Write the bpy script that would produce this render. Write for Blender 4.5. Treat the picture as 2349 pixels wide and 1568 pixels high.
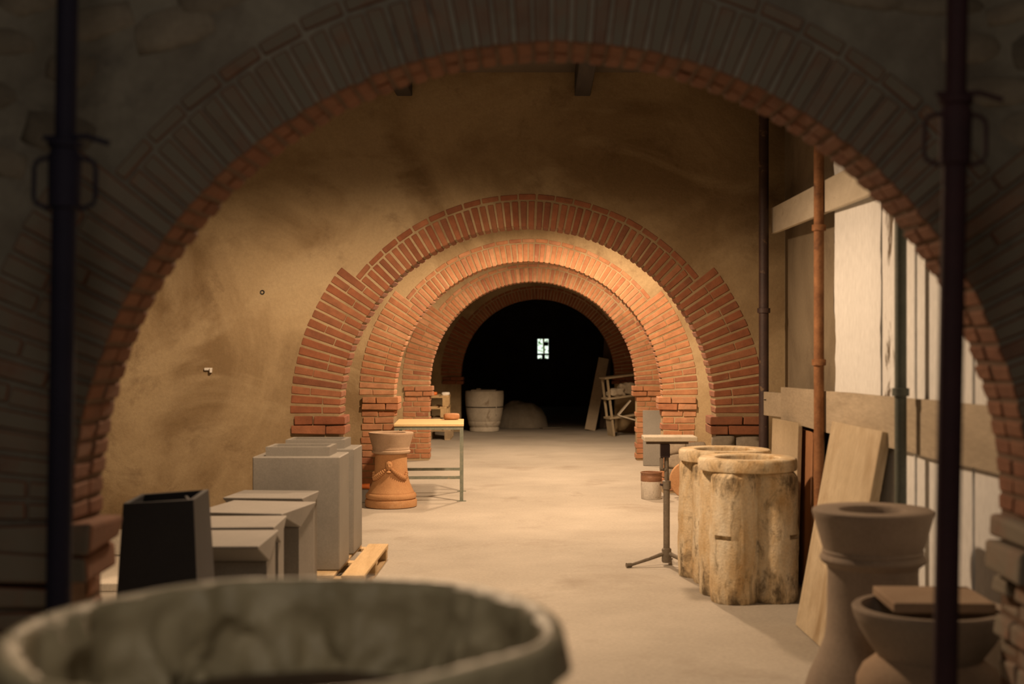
import bpy, bmesh, math, random
from math import sin, cos, pi, radians, sqrt
from mathutils import Vector, Matrix, noise

random.seed(11)
SC = bpy.context.scene
for _o in list(bpy.data.objects):
    bpy.data.objects.remove(_o)
COL = SC.collection

# ------------------------------------------------------------------ camera, world, lamps, exposure
F = 2936.0          # focal length in pixels of the 2349 px wide frame
EYE = 1.6           # camera height
VPX, VPY = 1237.0, 801.0
cam_d = bpy.data.cameras.new('camera')
cam = bpy.data.objects.new('camera', cam_d)
COL.objects.link(cam)
cam.location = (0, 0, EYE)
cam.rotation_euler = (radians(90), 0, 0)
cam_d.sensor_width = 36.0
cam_d.lens = 36.0 * F / 2349.0
cam_d.shift_x = -(VPX - 1174.5) / 2349.0
cam_d.shift_y = (VPY - 784.0) / 2349.0
cam_d.dof.use_dof = True
cam_d.dof.focus_distance = 12.5
cam_d.dof.aperture_fstop = 1.75
cam_d.clip_end = 200
SC.camera = cam

SC.view_settings.view_transform = 'Standard'
SC.view_settings.look = 'None'
SC.view_settings.exposure = 0.0
SC.view_settings.gamma = 1.0
SC.view_settings.use_curve_mapping = False

world = bpy.data.worlds.new('daylight')
SC.world = world
world.use_nodes = True
bg = world.node_tree.nodes['Background']
bg.inputs['Color'].default_value = (0.90, 1.0, 0.86, 1)
bg.inputs['Strength'].default_value = 1.25


def lamp(name, loc, size, watts, color, aim=None, size_y=None, spread=180):
    d = bpy.data.lights.new(name, 'AREA')
    d.shape = 'RECTANGLE'
    d.size = size
    d.size_y = size_y or size
    d.energy = watts
    d.color = color
    d.spread = radians(spread)
    o = bpy.data.objects.new(name, d)
    COL.objects.link(o)
    o.location = loc
    if aim is not None:
        v = Vector(aim) - Vector(loc)
        o.rotation_euler = v.to_track_quat('-Z', 'Y').to_euler()
    return o


TUNG = (1.0, 0.675, 0.41)
def shaded_bulb(name, loc, watts, color, cone=172, blend=0.25, radius=0.10):
    """A bulb under an opaque shade: shines down and sideways, cut off towards the ceiling."""
    d = bpy.data.lights.new(name, 'SPOT')
    d.energy = watts
    d.color = color
    d.spot_size = radians(cone)
    d.spot_blend = blend
    d.shadow_soft_size = radius
    o = bpy.data.objects.new(name, d)
    COL.objects.link(o)
    o.location = loc
    return o


shaded_bulb('workshop_lamp', (-0.95, 7.5, 3.2), 450, TUNG, 172, 0.42)
shaded_bulb('second_lamp', (0.30, 12.2, 3.2), 640, TUNG, 170, 0.35)
shaded_bulb('third_lamp', (0.20, 16.2, 3.2), 520, TUNG, 170, 0.35)
shaded_bulb('fourth_lamp', (-0.10, 19.9, 3.2), 440, TUNG, 132, 0.30)
lamp('entry_fill', (-0.2, 0.3, 3.3), 0.9, 16, (1.0, 0.84, 0.66), (-0.2, 3.2, 0.4))  # added fill above the camera for the dim front room, no fixture


def at(px, py, d):
    """The point at distance d that the photograph shows at pixel (px, py)."""
    return Vector(((px - VPX) * d / F, d, EYE - (py - VPY) * d / F))


# ------------------------------------------------------------------ materials
def new_mat(name):
    m = bpy.data.materials.new(name)
    m.use_nodes = True
    nt = m.node_tree
    b = nt.nodes['Principled BSDF']
    return m, nt, b


def link(nt, a, b):
    nt.links.new(a, b)


def noise_node(nt, coord, scale, detail=6, rough=0.6, stretch=None, distort=0.0):
    n = nt.nodes.new('ShaderNodeTexNoise')
    n.inputs['Scale'].default_value = scale
    n.inputs['Detail'].default_value = detail
    n.inputs['Roughness'].default_value = rough
    n.inputs['Distortion'].default_value = distort
    if stretch:
        mp = nt.nodes.new('ShaderNodeMapping')
        mp.inputs['Scale'].default_value = stretch
        link(nt, coord, mp.inputs['Vector'])
        link(nt, mp.outputs['Vector'], n.inputs['Vector'])
    else:
        link(nt, coord, n.inputs['Vector'])
    return n.outputs['Fac']


def ramp(nt, fac, stops):
    r = nt.nodes.new('ShaderNodeValToRGB')
    els = r.color_ramp.elements
    while len(els) < len(stops):
        els.new(0.5)
    for e, (p, c) in zip(els, stops):
        e.position = p
        e.color = (c[0], c[1], c[2], 1)
    link(nt, fac, r.inputs['Fac'])
    return r.outputs['Color']


def mix(nt, fac, a, b, mode='MIX'):
    n = nt.nodes.new('ShaderNodeMix')
    n.data_type = 'RGBA'
    n.blend_type = mode
    if isinstance(fac, float):
        n.inputs[0].default_value = fac
    else:
        link(nt, fac, n.inputs[0])
    for s, v in ((6, a), (7, b)):
        if isinstance(v, tuple):
            n.inputs[s].default_value = (v[0], v[1], v[2], 1)
        else:
            link(nt, v, n.inputs[s])
    return n.outputs[2]


def bump(nt, b, fac, strength, dist=0.01):
    n = nt.nodes.new('ShaderNodeBump')
    n.inputs['Strength'].default_value = strength
    n.inputs['Distance'].default_value = dist
    link(nt, fac, n.inputs['Height'])
    link(nt, n.outputs['Normal'], b.inputs['Normal'])


def coords(nt, which='Object'):
    return nt.nodes.new('ShaderNodeTexCoord').outputs[which]


def surface(name, lo, hi, scale=4.0, rough=0.9, fine=60.0, stain=None, stain_scale=1.5, stain_pos=(0.5, 0.7),
            stretch=None, bump_s=0.25, vary=0.0, metallic=0.0, bdist=0.01):
    """Two-tone noise colour, optional stain layer, fine relief, optional per-object tint."""
    m, nt, b = new_mat(name)
    c = coords(nt)
    n1 = noise_node(nt, c, scale, 7, 0.62, stretch)
    col = ramp(nt, n1, [(0.3, lo), (0.7, hi)])
    n2 = noise_node(nt, c, fine, 4, 0.7, stretch)
    col = mix(nt, 0.35, col, ramp(nt, n2, [(0.25, (0.55, 0.55, 0.55)), (0.75, (1.35, 1.35, 1.35))]), 'MULTIPLY')
    if stain is not None:
        n3 = noise_node(nt, c, stain_scale, 8, 0.65, stretch, 0.4)
        k = ramp(nt, n3, [(stain_pos[0], (0, 0, 0)), (stain_pos[1], (1, 1, 1))])
        col = mix(nt, k, col, stain)
    if vary:
        oi = nt.nodes.new('ShaderNodeObjectInfo')
        v = ramp(nt, oi.outputs['Random'], [(0, (1 - vary,) * 3), (1, (1 + vary,) * 3)])
        col = mix(nt, 1.0, col, v, 'MULTIPLY')
    link(nt, col, b.inputs['Base Color'])
    b.inputs['Roughness'].default_value = rough
    b.inputs['Metallic'].default_value = metallic
    bump(nt, b, n2, bump_s, bdist)
    return m


def brick_mat(name, tones, dirt, dirt_pos=(0.52, 0.72), dirt_scale=5.0):
    m, nt, b = new_mat(name)
    c = coords(nt)
    oi = nt.nodes.new('ShaderNodeObjectInfo')
    base = ramp(nt, oi.outputs['Random'], [(i / (len(tones) - 1), t) for i, t in enumerate(tones)])
    add = nt.nodes.new('ShaderNodeVectorMath')
    add.operation = 'ADD'
    link(nt, c, add.inputs[0])
    mul = nt.nodes.new('ShaderNodeVectorMath')
    mul.operation = 'SCALE'
    link(nt, oi.outputs['Location'], mul.inputs[0])
    mul.inputs['Scale'].default_value = 1.0
    rnd = nt.nodes.new('ShaderNodeMath')
    rnd.operation = 'MULTIPLY'
    rnd.inputs[1].default_value = 40.0
    link(nt, oi.outputs['Random'], rnd.inputs[0])
    link(nt, rnd.outputs[0], add.inputs[1])
    v = add.outputs[0]
    n1 = noise_node(nt, v, 9, 6, 0.65)
    col = mix(nt, 0.6, base, ramp(nt, n1, [(0.3, (0.6, 0.6, 0.6)), (0.7, (1.35, 1.35, 1.35))]), 'MULTIPLY')
    n2 = noise_node(nt, v, dirt_scale, 8, 0.7, None, 0.5)
    k = ramp(nt, n2, [(dirt_pos[0], (0, 0, 0)), (dirt_pos[1], (1, 1, 1))])
    col = mix(nt, k, col, dirt)
    n3 = noise_node(nt, v, 90, 4, 0.7)
    link(nt, col, b.inputs['Base Color'])
    b.inputs['Roughness'].default_value = 0.92
    bump(nt, b, n3, 0.5, 0.006)
    return m


def plaster_mat(name, lo, hi, patch, stain):
    m, nt, b = new_mat(name)
    c = coords(nt)
    n1 = noise_node(nt, c, 0.75, 8, 0.62, None, 0.8)
    col = ramp(nt, n1, [(0.40, lo), (0.60, hi)])
    n2 = noise_node(nt, c, 0.55, 6, 0.55, (1, 1, 1.6), 1.0)
    k = ramp(nt, n2, [(0.52, (0, 0, 0)), (0.60, (0.7, 0.7, 0.7))])
    col = mix(nt, k, col, patch)
    n3 = noise_node(nt, c, 2.4, 8, 0.7, None, 0.3)
    k3 = ramp(nt, n3, [(0.56, (0, 0, 0)), (0.74, (0.75, 0.75, 0.75))])
    col = mix(nt, k3, col, stain)
    n4 = noise_node(nt, c, 45, 5, 0.7)
    col = mix(nt, 0.3, col, ramp(nt, n4, [(0.25, (0.6, 0.6, 0.6)), (0.75, (1.3, 1.3, 1.3))]), 'MULTIPLY')
    link(nt, col, b.inputs['Base Color'])
    b.inputs['Roughness'].default_value = 0.95
    bump(nt, b, n4, 0.35, 0.01)
    return m


def weathered_mat():
    m, nt, b = new_mat('weathered_lichen_stone')
    c = coords(nt)
    n1 = noise_node(nt, c, 5, 7, 0.65, (1.2, 1.2, 0.5))
    col = ramp(nt, n1, [(0.30, (0.56, 0.36, 0.16)), (0.46, (0.74, 0.58, 0.36)), (0.68, (0.88, 0.80, 0.63))])
    n2 = noise_node(nt, c, 60, 4, 0.7)
    col = mix(nt, 0.4, col, ramp(nt, n2, [(0.25, (0.5, 0.5, 0.5)), (0.75, (1.3, 1.3, 1.3))]), 'MULTIPLY')
    n3 = noise_node(nt, c, 7.0, 9, 0.72, (1.3, 1.3, 0.6), 0.5)
    sep = nt.nodes.new('ShaderNodeSeparateXYZ')
    link(nt, c, sep.inputs[0])
    z = ramp(nt, sep.outputs['Z'], [(0.0, (0.11,) * 3), (0.28, (0.0,) * 3), (0.60, (0.0,) * 3), (0.79, (0.12,) * 3), (0.83, (0.0,) * 3)])
    add = nt.nodes.new('ShaderNodeMath')
    add.operation = 'ADD'
    link(nt, n3, add.inputs[0])
    link(nt, z, add.inputs[1])
    k = ramp(nt, add.outputs[0], [(0.54, (0, 0, 0)), (0.70, (0.95, 0.95, 0.95))])
    col = mix(nt, k, col, (0.13, 0.095, 0.055))
    link(nt, col, b.inputs['Base Color'])
    b.inputs['Roughness'].default_value = 0.95
    bump(nt, b, n2, 0.6, 0.012)
    return m


M = {}
M['plaster'] = plaster_mat('ochre_plaster', (0.24, 0.165, 0.085), (0.41, 0.31, 0.18), (0.46, 0.36, 0.22), (0.15, 0.095, 0.05))
M['plaster_near'] = plaster_mat('grey_rough_plaster', (0.22, 0.20, 0.165), (0.38, 0.35, 0.29), (0.20, 0.17, 0.14), (0.09, 0.08, 0.08))
M['plaster_right'] = plaster_mat('brown_wall_render', (0.19, 0.15, 0.10), (0.28, 0.23, 0.16), (0.27, 0.22, 0.155), (0.14, 0.10, 0.07))
M['dark_wall'] = surface('dark_store_plaster', (0.10, 0.10, 0.10), (0.16, 0.155, 0.15), 2)  # dark grey plaster for the store's back wall
M['bounce_dark'] = surface('bounce_cut_render', (0.05, 0.04, 0.032), (0.09, 0.072, 0.055), 2)  # dark finish added on an unseen wall face to swallow bounce
M['side'] = surface('brown_side_wall', (0.12, 0.09, 0.06), (0.18, 0.14, 0.09), 2)
M['floor'] = surface('dusty_concrete', (0.345, 0.315, 0.27), (0.45, 0.415, 0.36), 1.1, 0.9, 40, (0.27, 0.23, 0.185), 0.9, (0.56, 0.75), None, 0.2)
M['ceiling'] = surface('dark_ceiling_boards', (0.10, 0.085, 0.07), (0.16, 0.13, 0.10), 2)
M['joist'] = surface('dark_joist_wood', (0.035, 0.03, 0.03), (0.06, 0.05, 0.045), 3, stretch=(8, 1, 8))
M['brick'] = brick_mat('red_brick', [(0.23, 0.075, 0.035), (0.28, 0.105, 0.05), (0.25, 0.088, 0.041), (0.31, 0.13, 0.065), (0.21, 0.078, 0.04)], (0.35, 0.235, 0.14), (0.62, 0.9))
M['brick_orange'] = brick_mat('orange_brick', [(0.34, 0.14, 0.07), (0.42, 0.20, 0.10), (0.37, 0.165, 0.08), (0.45, 0.235, 0.13), (0.30, 0.12, 0.065)], (0.46, 0.31, 0.20), (0.58, 0.82))
M['brick_near'] = brick_mat('old_smeared_brick', [(0.26, 0.125, 0.085), (0.34, 0.19, 0.125), (0.29, 0.15, 0.10), (0.32, 0.26, 0.20), (0.30, 0.16, 0.11)], (0.27, 0.235, 0.185), (0.34, 0.54), 3.0)
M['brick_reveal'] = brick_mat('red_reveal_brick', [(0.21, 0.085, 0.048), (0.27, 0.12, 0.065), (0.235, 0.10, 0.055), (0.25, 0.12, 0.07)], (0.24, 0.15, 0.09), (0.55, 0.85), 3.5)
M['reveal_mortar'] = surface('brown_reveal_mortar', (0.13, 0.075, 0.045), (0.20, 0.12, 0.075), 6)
M['stone'] = surface('rubble_stone', (0.20, 0.17, 0.135), (0.36, 0.31, 0.24), 5, vary=0.35)
M['white_board'] = surface('whitewashed_board', (0.74, 0.755, 0.76), (0.83, 0.85, 0.86), 2.2, 0.85, 40, (0.55, 0.44, 0.30), 2.0, (0.66, 0.82), (1, 1, 0.35), 0.2)
M['peeled_board'] = surface('peeling_board', (0.74, 0.75, 0.75), (0.84, 0.85, 0.86), 2.2, 0.85, 40, (0.13, 0.10, 0.07), 4.5, (0.53, 0.58), (1, 1, 0.4), 0.3)
M['bark'] = surface('ragged_dark_edge', (0.05, 0.04, 0.03), (0.14, 0.11, 0.08), 12, 0.95, 60, (0.45, 0.38, 0.28), 14, (0.56, 0.64), None, 0.8)
M['plank_grey'] = surface('weathered_plank', (0.36, 0.30, 0.22), (0.52, 0.44, 0.33), 2.5, 0.9, 50, (0.24, 0.19, 0.13), 2.5, (0.58, 0.75), (1, 0.25, 1.2), 0.3)
M['plank_pale'] = surface('pale_plank', (0.52, 0.46, 0.36), (0.66, 0.60, 0.49), 3, 0.85, 60, (0.40, 0.33, 0.24), 3, (0.6, 0.8), (1, 0.12, 3), 0.3)
M['slab_pale'] = surface('pale_veined_slab', (0.50, 0.41, 0.28), (0.70, 0.60, 0.44), 3.2, 0.6, 50, (0.36, 0.26, 0.15), 3.6, (0.46, 0.72), (1, 3, 0.5), 0.15)
M['board_tan'] = surface('tan_board', (0.40, 0.32, 0.21), (0.50, 0.41, 0.28), 3, 0.8, 70, None, 2, (0.6, 0.8), (1, 1, 0.5), 0.15)
M['board_red'] = surface('red_brown_board', (0.36, 0.17, 0.08), (0.46, 0.23, 0.11), 3, 0.8, 70, stretch=(1, 1, 0.3))
M['board_dark'] = surface('dark_board', (0.09, 0.065, 0.05), (0.15, 0.11, 0.08), 3, 0.8, 70)
M['rust'] = surface('rusty_steel', (0.20, 0.085, 0.035), (0.42, 0.20, 0.085), 9, 0.75, 70, (0.12, 0.055, 0.03), 7, (0.55, 0.7), None, 0.4, metallic=0.15)
M['dark_steel'] = surface('dark_painted_steel', (0.030, 0.020, 0.030), (0.055, 0.035, 0.042), 8, 0.6, 80, (0.10, 0.08, 0.07), 9, (0.68, 0.75), None, 0.2)
M['prop_red'] = surface('dark_red_prop_paint', (0.034, 0.013, 0.020), (0.055, 0.020, 0.027), 8, 0.8, 80, (0.17, 0.14, 0.11), 9, (0.66, 0.74), None, 0.2)
M['prop_blue'] = surface('dark_blue_prop_paint', (0.009, 0.008, 0.026), (0.016, 0.013, 0.036), 8, 0.8, 80, (0.07, 0.04, 0.05), 9, (0.66, 0.74), None, 0.2)
M['green_steel'] = surface('grey_green_post_paint', (0.085, 0.10, 0.085), (0.13, 0.145, 0.12), 8, 0.55, 80)
M['brown_steel'] = surface('dark_brown_post_paint', (0.045, 0.028, 0.030), (0.08, 0.048, 0.042), 8, 0.55, 80, (0.20, 0.13, 0.08), 12, (0.62, 0.7))
M['grey_stone'] = surface('smooth_grey_stone', (0.205, 0.195, 0.175), (0.27, 0.255, 0.23), 2.2, 0.7, 90, (0.22, 0.205, 0.18), 1.4, (0.5, 0.75), None, 0.08)
M['grey_cast'] = surface('grey_cast_stone', (0.19, 0.18, 0.165), (0.25, 0.235, 0.215), 2.2, 0.75, 90, None, 1.4, (0.5, 0.75), None, 0.08)
M['dark_cast'] = surface('dark_slate_cast', (0.018, 0.019, 0.026), (0.030, 0.031, 0.038), 3, 0.65, 90, None, 1.4, (0.5, 0.75), None, 0.08)
M['white_stone'] = surface('white_stone_block', (0.66, 0.61, 0.53), (0.76, 0.71, 0.62), 2, 0.8, 60)
M['terracotta'] = surface('terracotta', (0.38, 0.19, 0.08), (0.48, 0.265, 0.12), 5, 0.85, 80, (0.56, 0.40, 0.25), 3, (0.6, 0.85), None, 0.15)
M['terracotta_pale'] = surface('pale_dusty_terracotta', (0.34, 0.235, 0.155), (0.43, 0.315, 0.22), 4, 0.9, 80, (0.46, 0.30, 0.19), 2.5, (0.55, 0.8), None, 0.15)
M['clay_grey'] = surface('grey_clay_pot', (0.27, 0.215, 0.17), (0.36, 0.29, 0.23), 4, 0.9, 80, None, 2.5, (0.55, 0.8), None, 0.15)
M['weathered'] = weathered_mat()
M['clay_disc'] = surface('orange_clay', (0.42, 0.22, 0.10), (0.56, 0.33, 0.17), 3, 0.9, 80)
M['table_wood'] = surface('yellow_table_board', (0.60, 0.43, 0.20), (0.72, 0.54, 0.28), 4, 0.7, 60, (0.45, 0.28, 0.12), 5, (0.66, 0.78), (0.3, 3, 1), 0.15)
M['table_steel'] = surface('worn_green_table_paint', (0.13, 0.16, 0.13), (0.24, 0.25, 0.20), 14, 0.6, 80, (0.40, 0.30, 0.19), 16, (0.60, 0.70))
M['pallet_wood'] = surface('pallet_pine', (0.52, 0.36, 0.18), (0.68, 0.50, 0.28), 5, 0.85, 70, (0.36, 0.23, 0.12), 4, (0.6, 0.8), (3, 0.4, 3), 0.3, vary=0.15)
M['pallet_grey'] = surface('aged_pallet_wood', (0.34, 0.26, 0.16), (0.48, 0.37, 0.24), 5, 0.85, 70, (0.24, 0.18, 0.11), 4, (0.6, 0.8), (3, 0.4, 3), 0.3, vary=0.2)
M['stand_steel'] = surface('dull_stand_steel', (0.15, 0.13, 0.10), (0.25, 0.21, 0.165), 10, 0.6, 80, (0.10, 0.07, 0.05), 9, (0.58, 0.7))
M['bucket_white'] = surface('scuffed_white_bucket', (0.50, 0.47, 0.42), (0.68, 0.64, 0.58), 7, 0.6, 60, (0.26, 0.20, 0.14), 9, (0.58, 0.68))
M['bucket_brown'] = surface('brown_paint_spill', (0.16, 0.075, 0.04), (0.26, 0.13, 0.07), 9, 0.5, 60, (0.50, 0.40, 0.30), 10, (0.62, 0.68))
M['vat_white'] = surface('stained_white_vat', (0.46, 0.42, 0.35), (0.66, 0.62, 0.53), 4, 0.85, 50, (0.24, 0.18, 0.12), 4.0, (0.57, 0.70), (1, 1, 0.7), 0.3)
M['black_iron'] = surface('black_iron', (0.012, 0.012, 0.014), (0.03, 0.03, 0.03), 8, 0.6, 70)
M['sheet_grey'] = surface('dusty_grey_tarp', (0.22, 0.20, 0.16), (0.34, 0.31, 0.26), 5, 0.9, 60)
M['sack'] = surface('dusty_sacking', (0.34, 0.29, 0.22), (0.50, 0.44, 0.34), 9, 0.95, 80)
M['shelf_wood'] = surface('old_shelf_wood', (0.28, 0.23, 0.15), (0.42, 0.34, 0.23), 5, 0.85, 70)
M['tub'] = surface('grey_green_tub', (0.075, 0.078, 0.060), (0.12, 0.115, 0.085), 5, 0.7, 70)
M['clay_wet'] = surface('dark_wet_clay', (0.05, 0.032, 0.022), (0.11, 0.07, 0.045), 5, 0.5, 40, None, 2, (0.5, 0.7), None, 0.6)
M['orange'] = surface('orange_plastic', (0.75, 0.17, 0.03), (0.85, 0.24, 0.05), 6, 0.5, 60)
M['white_paint'] = surface('white_enamel', (0.75, 0.73, 0.68), (0.82, 0.80, 0.75), 6, 0.5, 60)
M['window_wood'] = surface('grey_window_frame', (0.24, 0.22, 0.19), (0.34, 0.31, 0.27), 6, 0.8, 60)
M['leaf'] = surface('pale_green_leaf', (0.30, 0.55, 0.16), (0.55, 0.80, 0.38), 6, 0.6, 60, vary=0.3)  # pale green, for the bush and the ground outside


def liner_mat():
    m, nt, b = new_mat('olive_plastic_sheet')
    c = coords(nt)
    n1 = noise_node(nt, c, 3.0, 6, 0.6, None, 0.8)
    col = ramp(nt, n1, [(0.3, (0.34, 0.29, 0.18)), (0.7, (0.60, 0.53, 0.36))])
    link(nt, col, b.inputs['Base Color'])
    b.inputs['Roughness'].default_value = 0.5
    n2 = noise_node(nt, c, 9.0, 5, 0.6, None, 1.5)
    bump(nt, b, n2, 0.35, 0.03)
    return m


M['liner'] = liner_mat()


def glass_mat():
    m, nt, b = new_mat('window_glass')
    b.inputs['Base Color'].default_value = (0.95, 1, 0.97, 1)
    b.inputs['Roughness'].default_value = 0.02
    b.inputs['Transmission Weight'].default_value = 1.0
    b.inputs['IOR'].default_value = 1.05
    return m


M['glass'] = glass_mat()


# ------------------------------------------------------------------ mesh helpers
class MB:
    def __init__(self):
        self.v, self.f = [], []

    def add(self, verts, faces):
        k = len(self.v)
        self.v += [tuple(p) for p in verts]
        self.f += [tuple(i + k for i in f) for f in faces]
        return self

    def box(self, x0, x1, y0, y1, z0, z1, mat=None):
        vs = [Vector((x, y, z)) for z in (z0, z1) for y in (y0, y1) for x in (x0, x1)]
        if mat is not None:
            vs = [mat @ p for p in vs]
        return self.add(vs, [(0, 2, 3, 1), (4, 5, 7, 6), (0, 1, 5, 4), (2, 6, 7, 3), (0, 4, 6, 2), (1, 3, 7, 5)])

    def prism(self, pts, axis, a, b):
        """pts: 2D outline, extruded along axis ('x','y','z') from a to b."""
        def mk(p, t):
            if axis == 'x':
                return (t, p[0], p[1])
            if axis == 'y':
                return (p[0], t, p[1])
            return (p[0], p[1], t)
        n = len(pts)
        vs = [mk(p, a) for p in pts] + [mk(p, b) for p in pts]
        fs = [tuple(range(n))[::-1], tuple(range(n, 2 * n))]
        fs += [(i, (i + 1) % n, n + (i + 1) % n, n + i) for i in range(n)]
        return self.add(vs, fs)

    def lathe(self, prof, seg=48, cap0=True, cap1=True, wob=0.0, seed=0.0):
        vs, fs = [], []
        n = len(prof)
        for j in range(seg):
            a = 2 * pi * j / seg
            for i, (r, z) in enumerate(prof):
                rr = r
                if wob:
                    rr = r * (1 + wob * noise.noise(Vector((cos(a) * 1.7 + seed, sin(a) * 1.7, z * 4))))
                vs.append((rr * cos(a), rr * sin(a), z))
        for j in range(seg):
            k = (j + 1) % seg
            for i in range(n - 1):
                fs.append((j * n + i, k * n + i, k * n + i + 1, j * n + i + 1))
        if cap0:
            fs.append(tuple(j * n for j in range(seg))[::-1])
        if cap1:
            fs.append(tuple(j * n + n - 1 for j in range(seg)))
        return self.add(vs, fs)

    def tube(self, pts, r, seg=12, cap=True, radii=None):
        pts = [Vector(p) for p in pts]
        n = len(pts)
        up = Vector((0.13, 0.27, 0.95)).normalized()
        vs, fs = [], []
        for i, p in enumerate(pts):
            d = (pts[min(i + 1, n - 1)] - pts[max(i - 1, 0)]).normalized()
            s = d.cross(up)
            if s.length < 0.05:
                s = d.cross(Vector((1, 0, 0)))
            s.normalize()
            t = s.cross(d).normalized()
            rr = radii[i] if radii else r
            for j in range(seg):
                a = 2 * pi * j / seg
                vs.append(p + s * (cos(a) * rr) + t * (sin(a) * rr))
        for i in range(n - 1):
            for j in range(seg):
                k = (j + 1) % seg
                fs.append((i * seg + j, i * seg + k, (i + 1) * seg + k, (i + 1) * seg + j))
        if cap:
            fs.append(tuple(range(seg))[::-1])
            fs.append(tuple((n - 1) * seg + j for j in range(seg)))
        return self.add(vs, fs)

    def mesh(self, name, bevel=0.0, smooth=False, jitter=0.0, weld=False, segs=1):
        me = bpy.data.meshes.new(name)
        bm = bmesh.new()
        vv = [bm.verts.new(p) for p in self.v]
        for f in self.f:
            try:
                bm.faces.new([vv[i] for i in f])
            except ValueError:
                pass
        if weld:
            bmesh.ops.remove_doubles(bm, verts=bm.verts, dist=1e-5)
        bmesh.ops.recalc_face_normals(bm, faces=bm.faces)
        if jitter:
            for v in bm.verts:
                v.co += Vector((random.uniform(-1, 1), random.uniform(-1, 1), random.uniform(-1, 1))) * jitter
        if bevel:
            bmesh.ops.bevel(bm, geom=list(bm.edges), offset=bevel, segments=segs, affect='EDGES', profile=0.5)
        bm.to_mesh(me)
        bm.free()
        if smooth:
            for p in me.polygons:
                p.use_smooth = True
            try:
                me.set_sharp_from_angle(angle=radians(38))
            except Exception:
                pass
        return me

    def build(self, name, mat, parent=None, bevel=0.0, smooth=False, jitter=0.0, weld=False, segs=1, loc=None, rot=None):
        me = self.mesh(name, bevel, smooth, jitter, weld, segs)
        return put(name, me, mat, parent, loc, rot)


def put(name, me, mat, parent=None, loc=None, rot=None):
    if not me.materials:
        me.materials.append(mat)
    o = bpy.data.objects.new(name, me)
    COL.objects.link(o)
    if parent:
        o.parent = parent
    if loc is not None:
        o.location = loc
    if rot is not None:
        o.rotation_euler = rot
    return o


def tag(o, label, cat, group=None, kind=None):
    o['label'] = label
    o['category'] = cat
    if group:
        o['group'] = group
    if kind:
        o['kind'] = kind
    return o


def thing(name, label, cat, loc=(0, 0, 0), rz=0.0, group=None, rot=None):
    o = bpy.data.objects.new(name, None)
    o.empty_display_size = 0.1
    COL.objects.link(o)
    o.location = loc
    o.rotation_euler = rot if rot is not None else (0, 0, rz)
    return tag(o, label, cat, group)


def copy_tree(root, loc, rz=0.0, label=None, rot=None):
    r = root.copy()
    COL.objects.link(r)
    r.location = loc
    r.rotation_euler = rot if rot is not None else (0, 0, rz)
    if label:
        r['label'] = label
    for ch in list(root.children):
        c = ch.copy()
        COL.objects.link(c)
        c.parent = r
        for g in list(ch.children):
            d = g.copy()
            COL.objects.link(d)
            d.parent = c
    return r


def struct(o):
    o['kind'] = 'structure'
    return o


# ------------------------------------------------------------------ room shell
R = 1.49            # arch radius
ZS = 1.085          # springing height
XL, XR = -4.0, 3.6
ZC = 3.8            # ceiling
THK = 0.28
Y_END = 36.0
A = [               # name, distance, centre x, brick material, plaster
    ('wall_near', 4.08, 0.04, 'brick_near', 'plaster_near', 1.525, 1.05),
    ('wall_middle', 10.17, -0.0935, 'brick', 'plaster', R, ZS),
    ('wall_inner', 14.25, -0.121, 'brick_orange', 'plaster', R, ZS),
    ('wall_far', 18.46, -0.094, 'brick_orange', 'plaster', R, ZS),
    ('wall_store', 24.86, -0.025, 'brick', 'plaster', R, ZS),
]

floor = struct(MB().box(XL - 0.2, XR + 0.2, -3.2, Y_END + 0.3, -0.2, 0.0).build('floor', M['floor']))
ceil = struct(MB().box(XL - 0.2, XR + 0.2, -3.2, Y_END + 0.3, ZC, ZC + 0.2).build('ceiling', M['ceiling']))
for jx in (-2.48, -1.07, 0.343, 1.62):
    MB().box(jx - 0.062, jx + 0.062, 4.40, 10.165, 3.61, ZC).build('joist', M['joist'], ceil, bevel=0.006)
struct(MB().box(XL - 0.2, XL, -3.2, Y_END + 0.3, 0, ZC).build('wall_left', M['side']))
struct(MB().box(XR, XR + 0.2, -3.2, Y_END + 0.3, 0, ZC).build('wall_outer', M['plaster']))
struct(MB().box(XL, XR, -3.2, -3.0, 0, ZC).build('wall_rear', M['plaster_near']))
wall_right = struct(MB().box(1.95, 2.15, 4.36, 10.17, 0, ZC).build('wall_right', M['plaster_right']))


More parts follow.
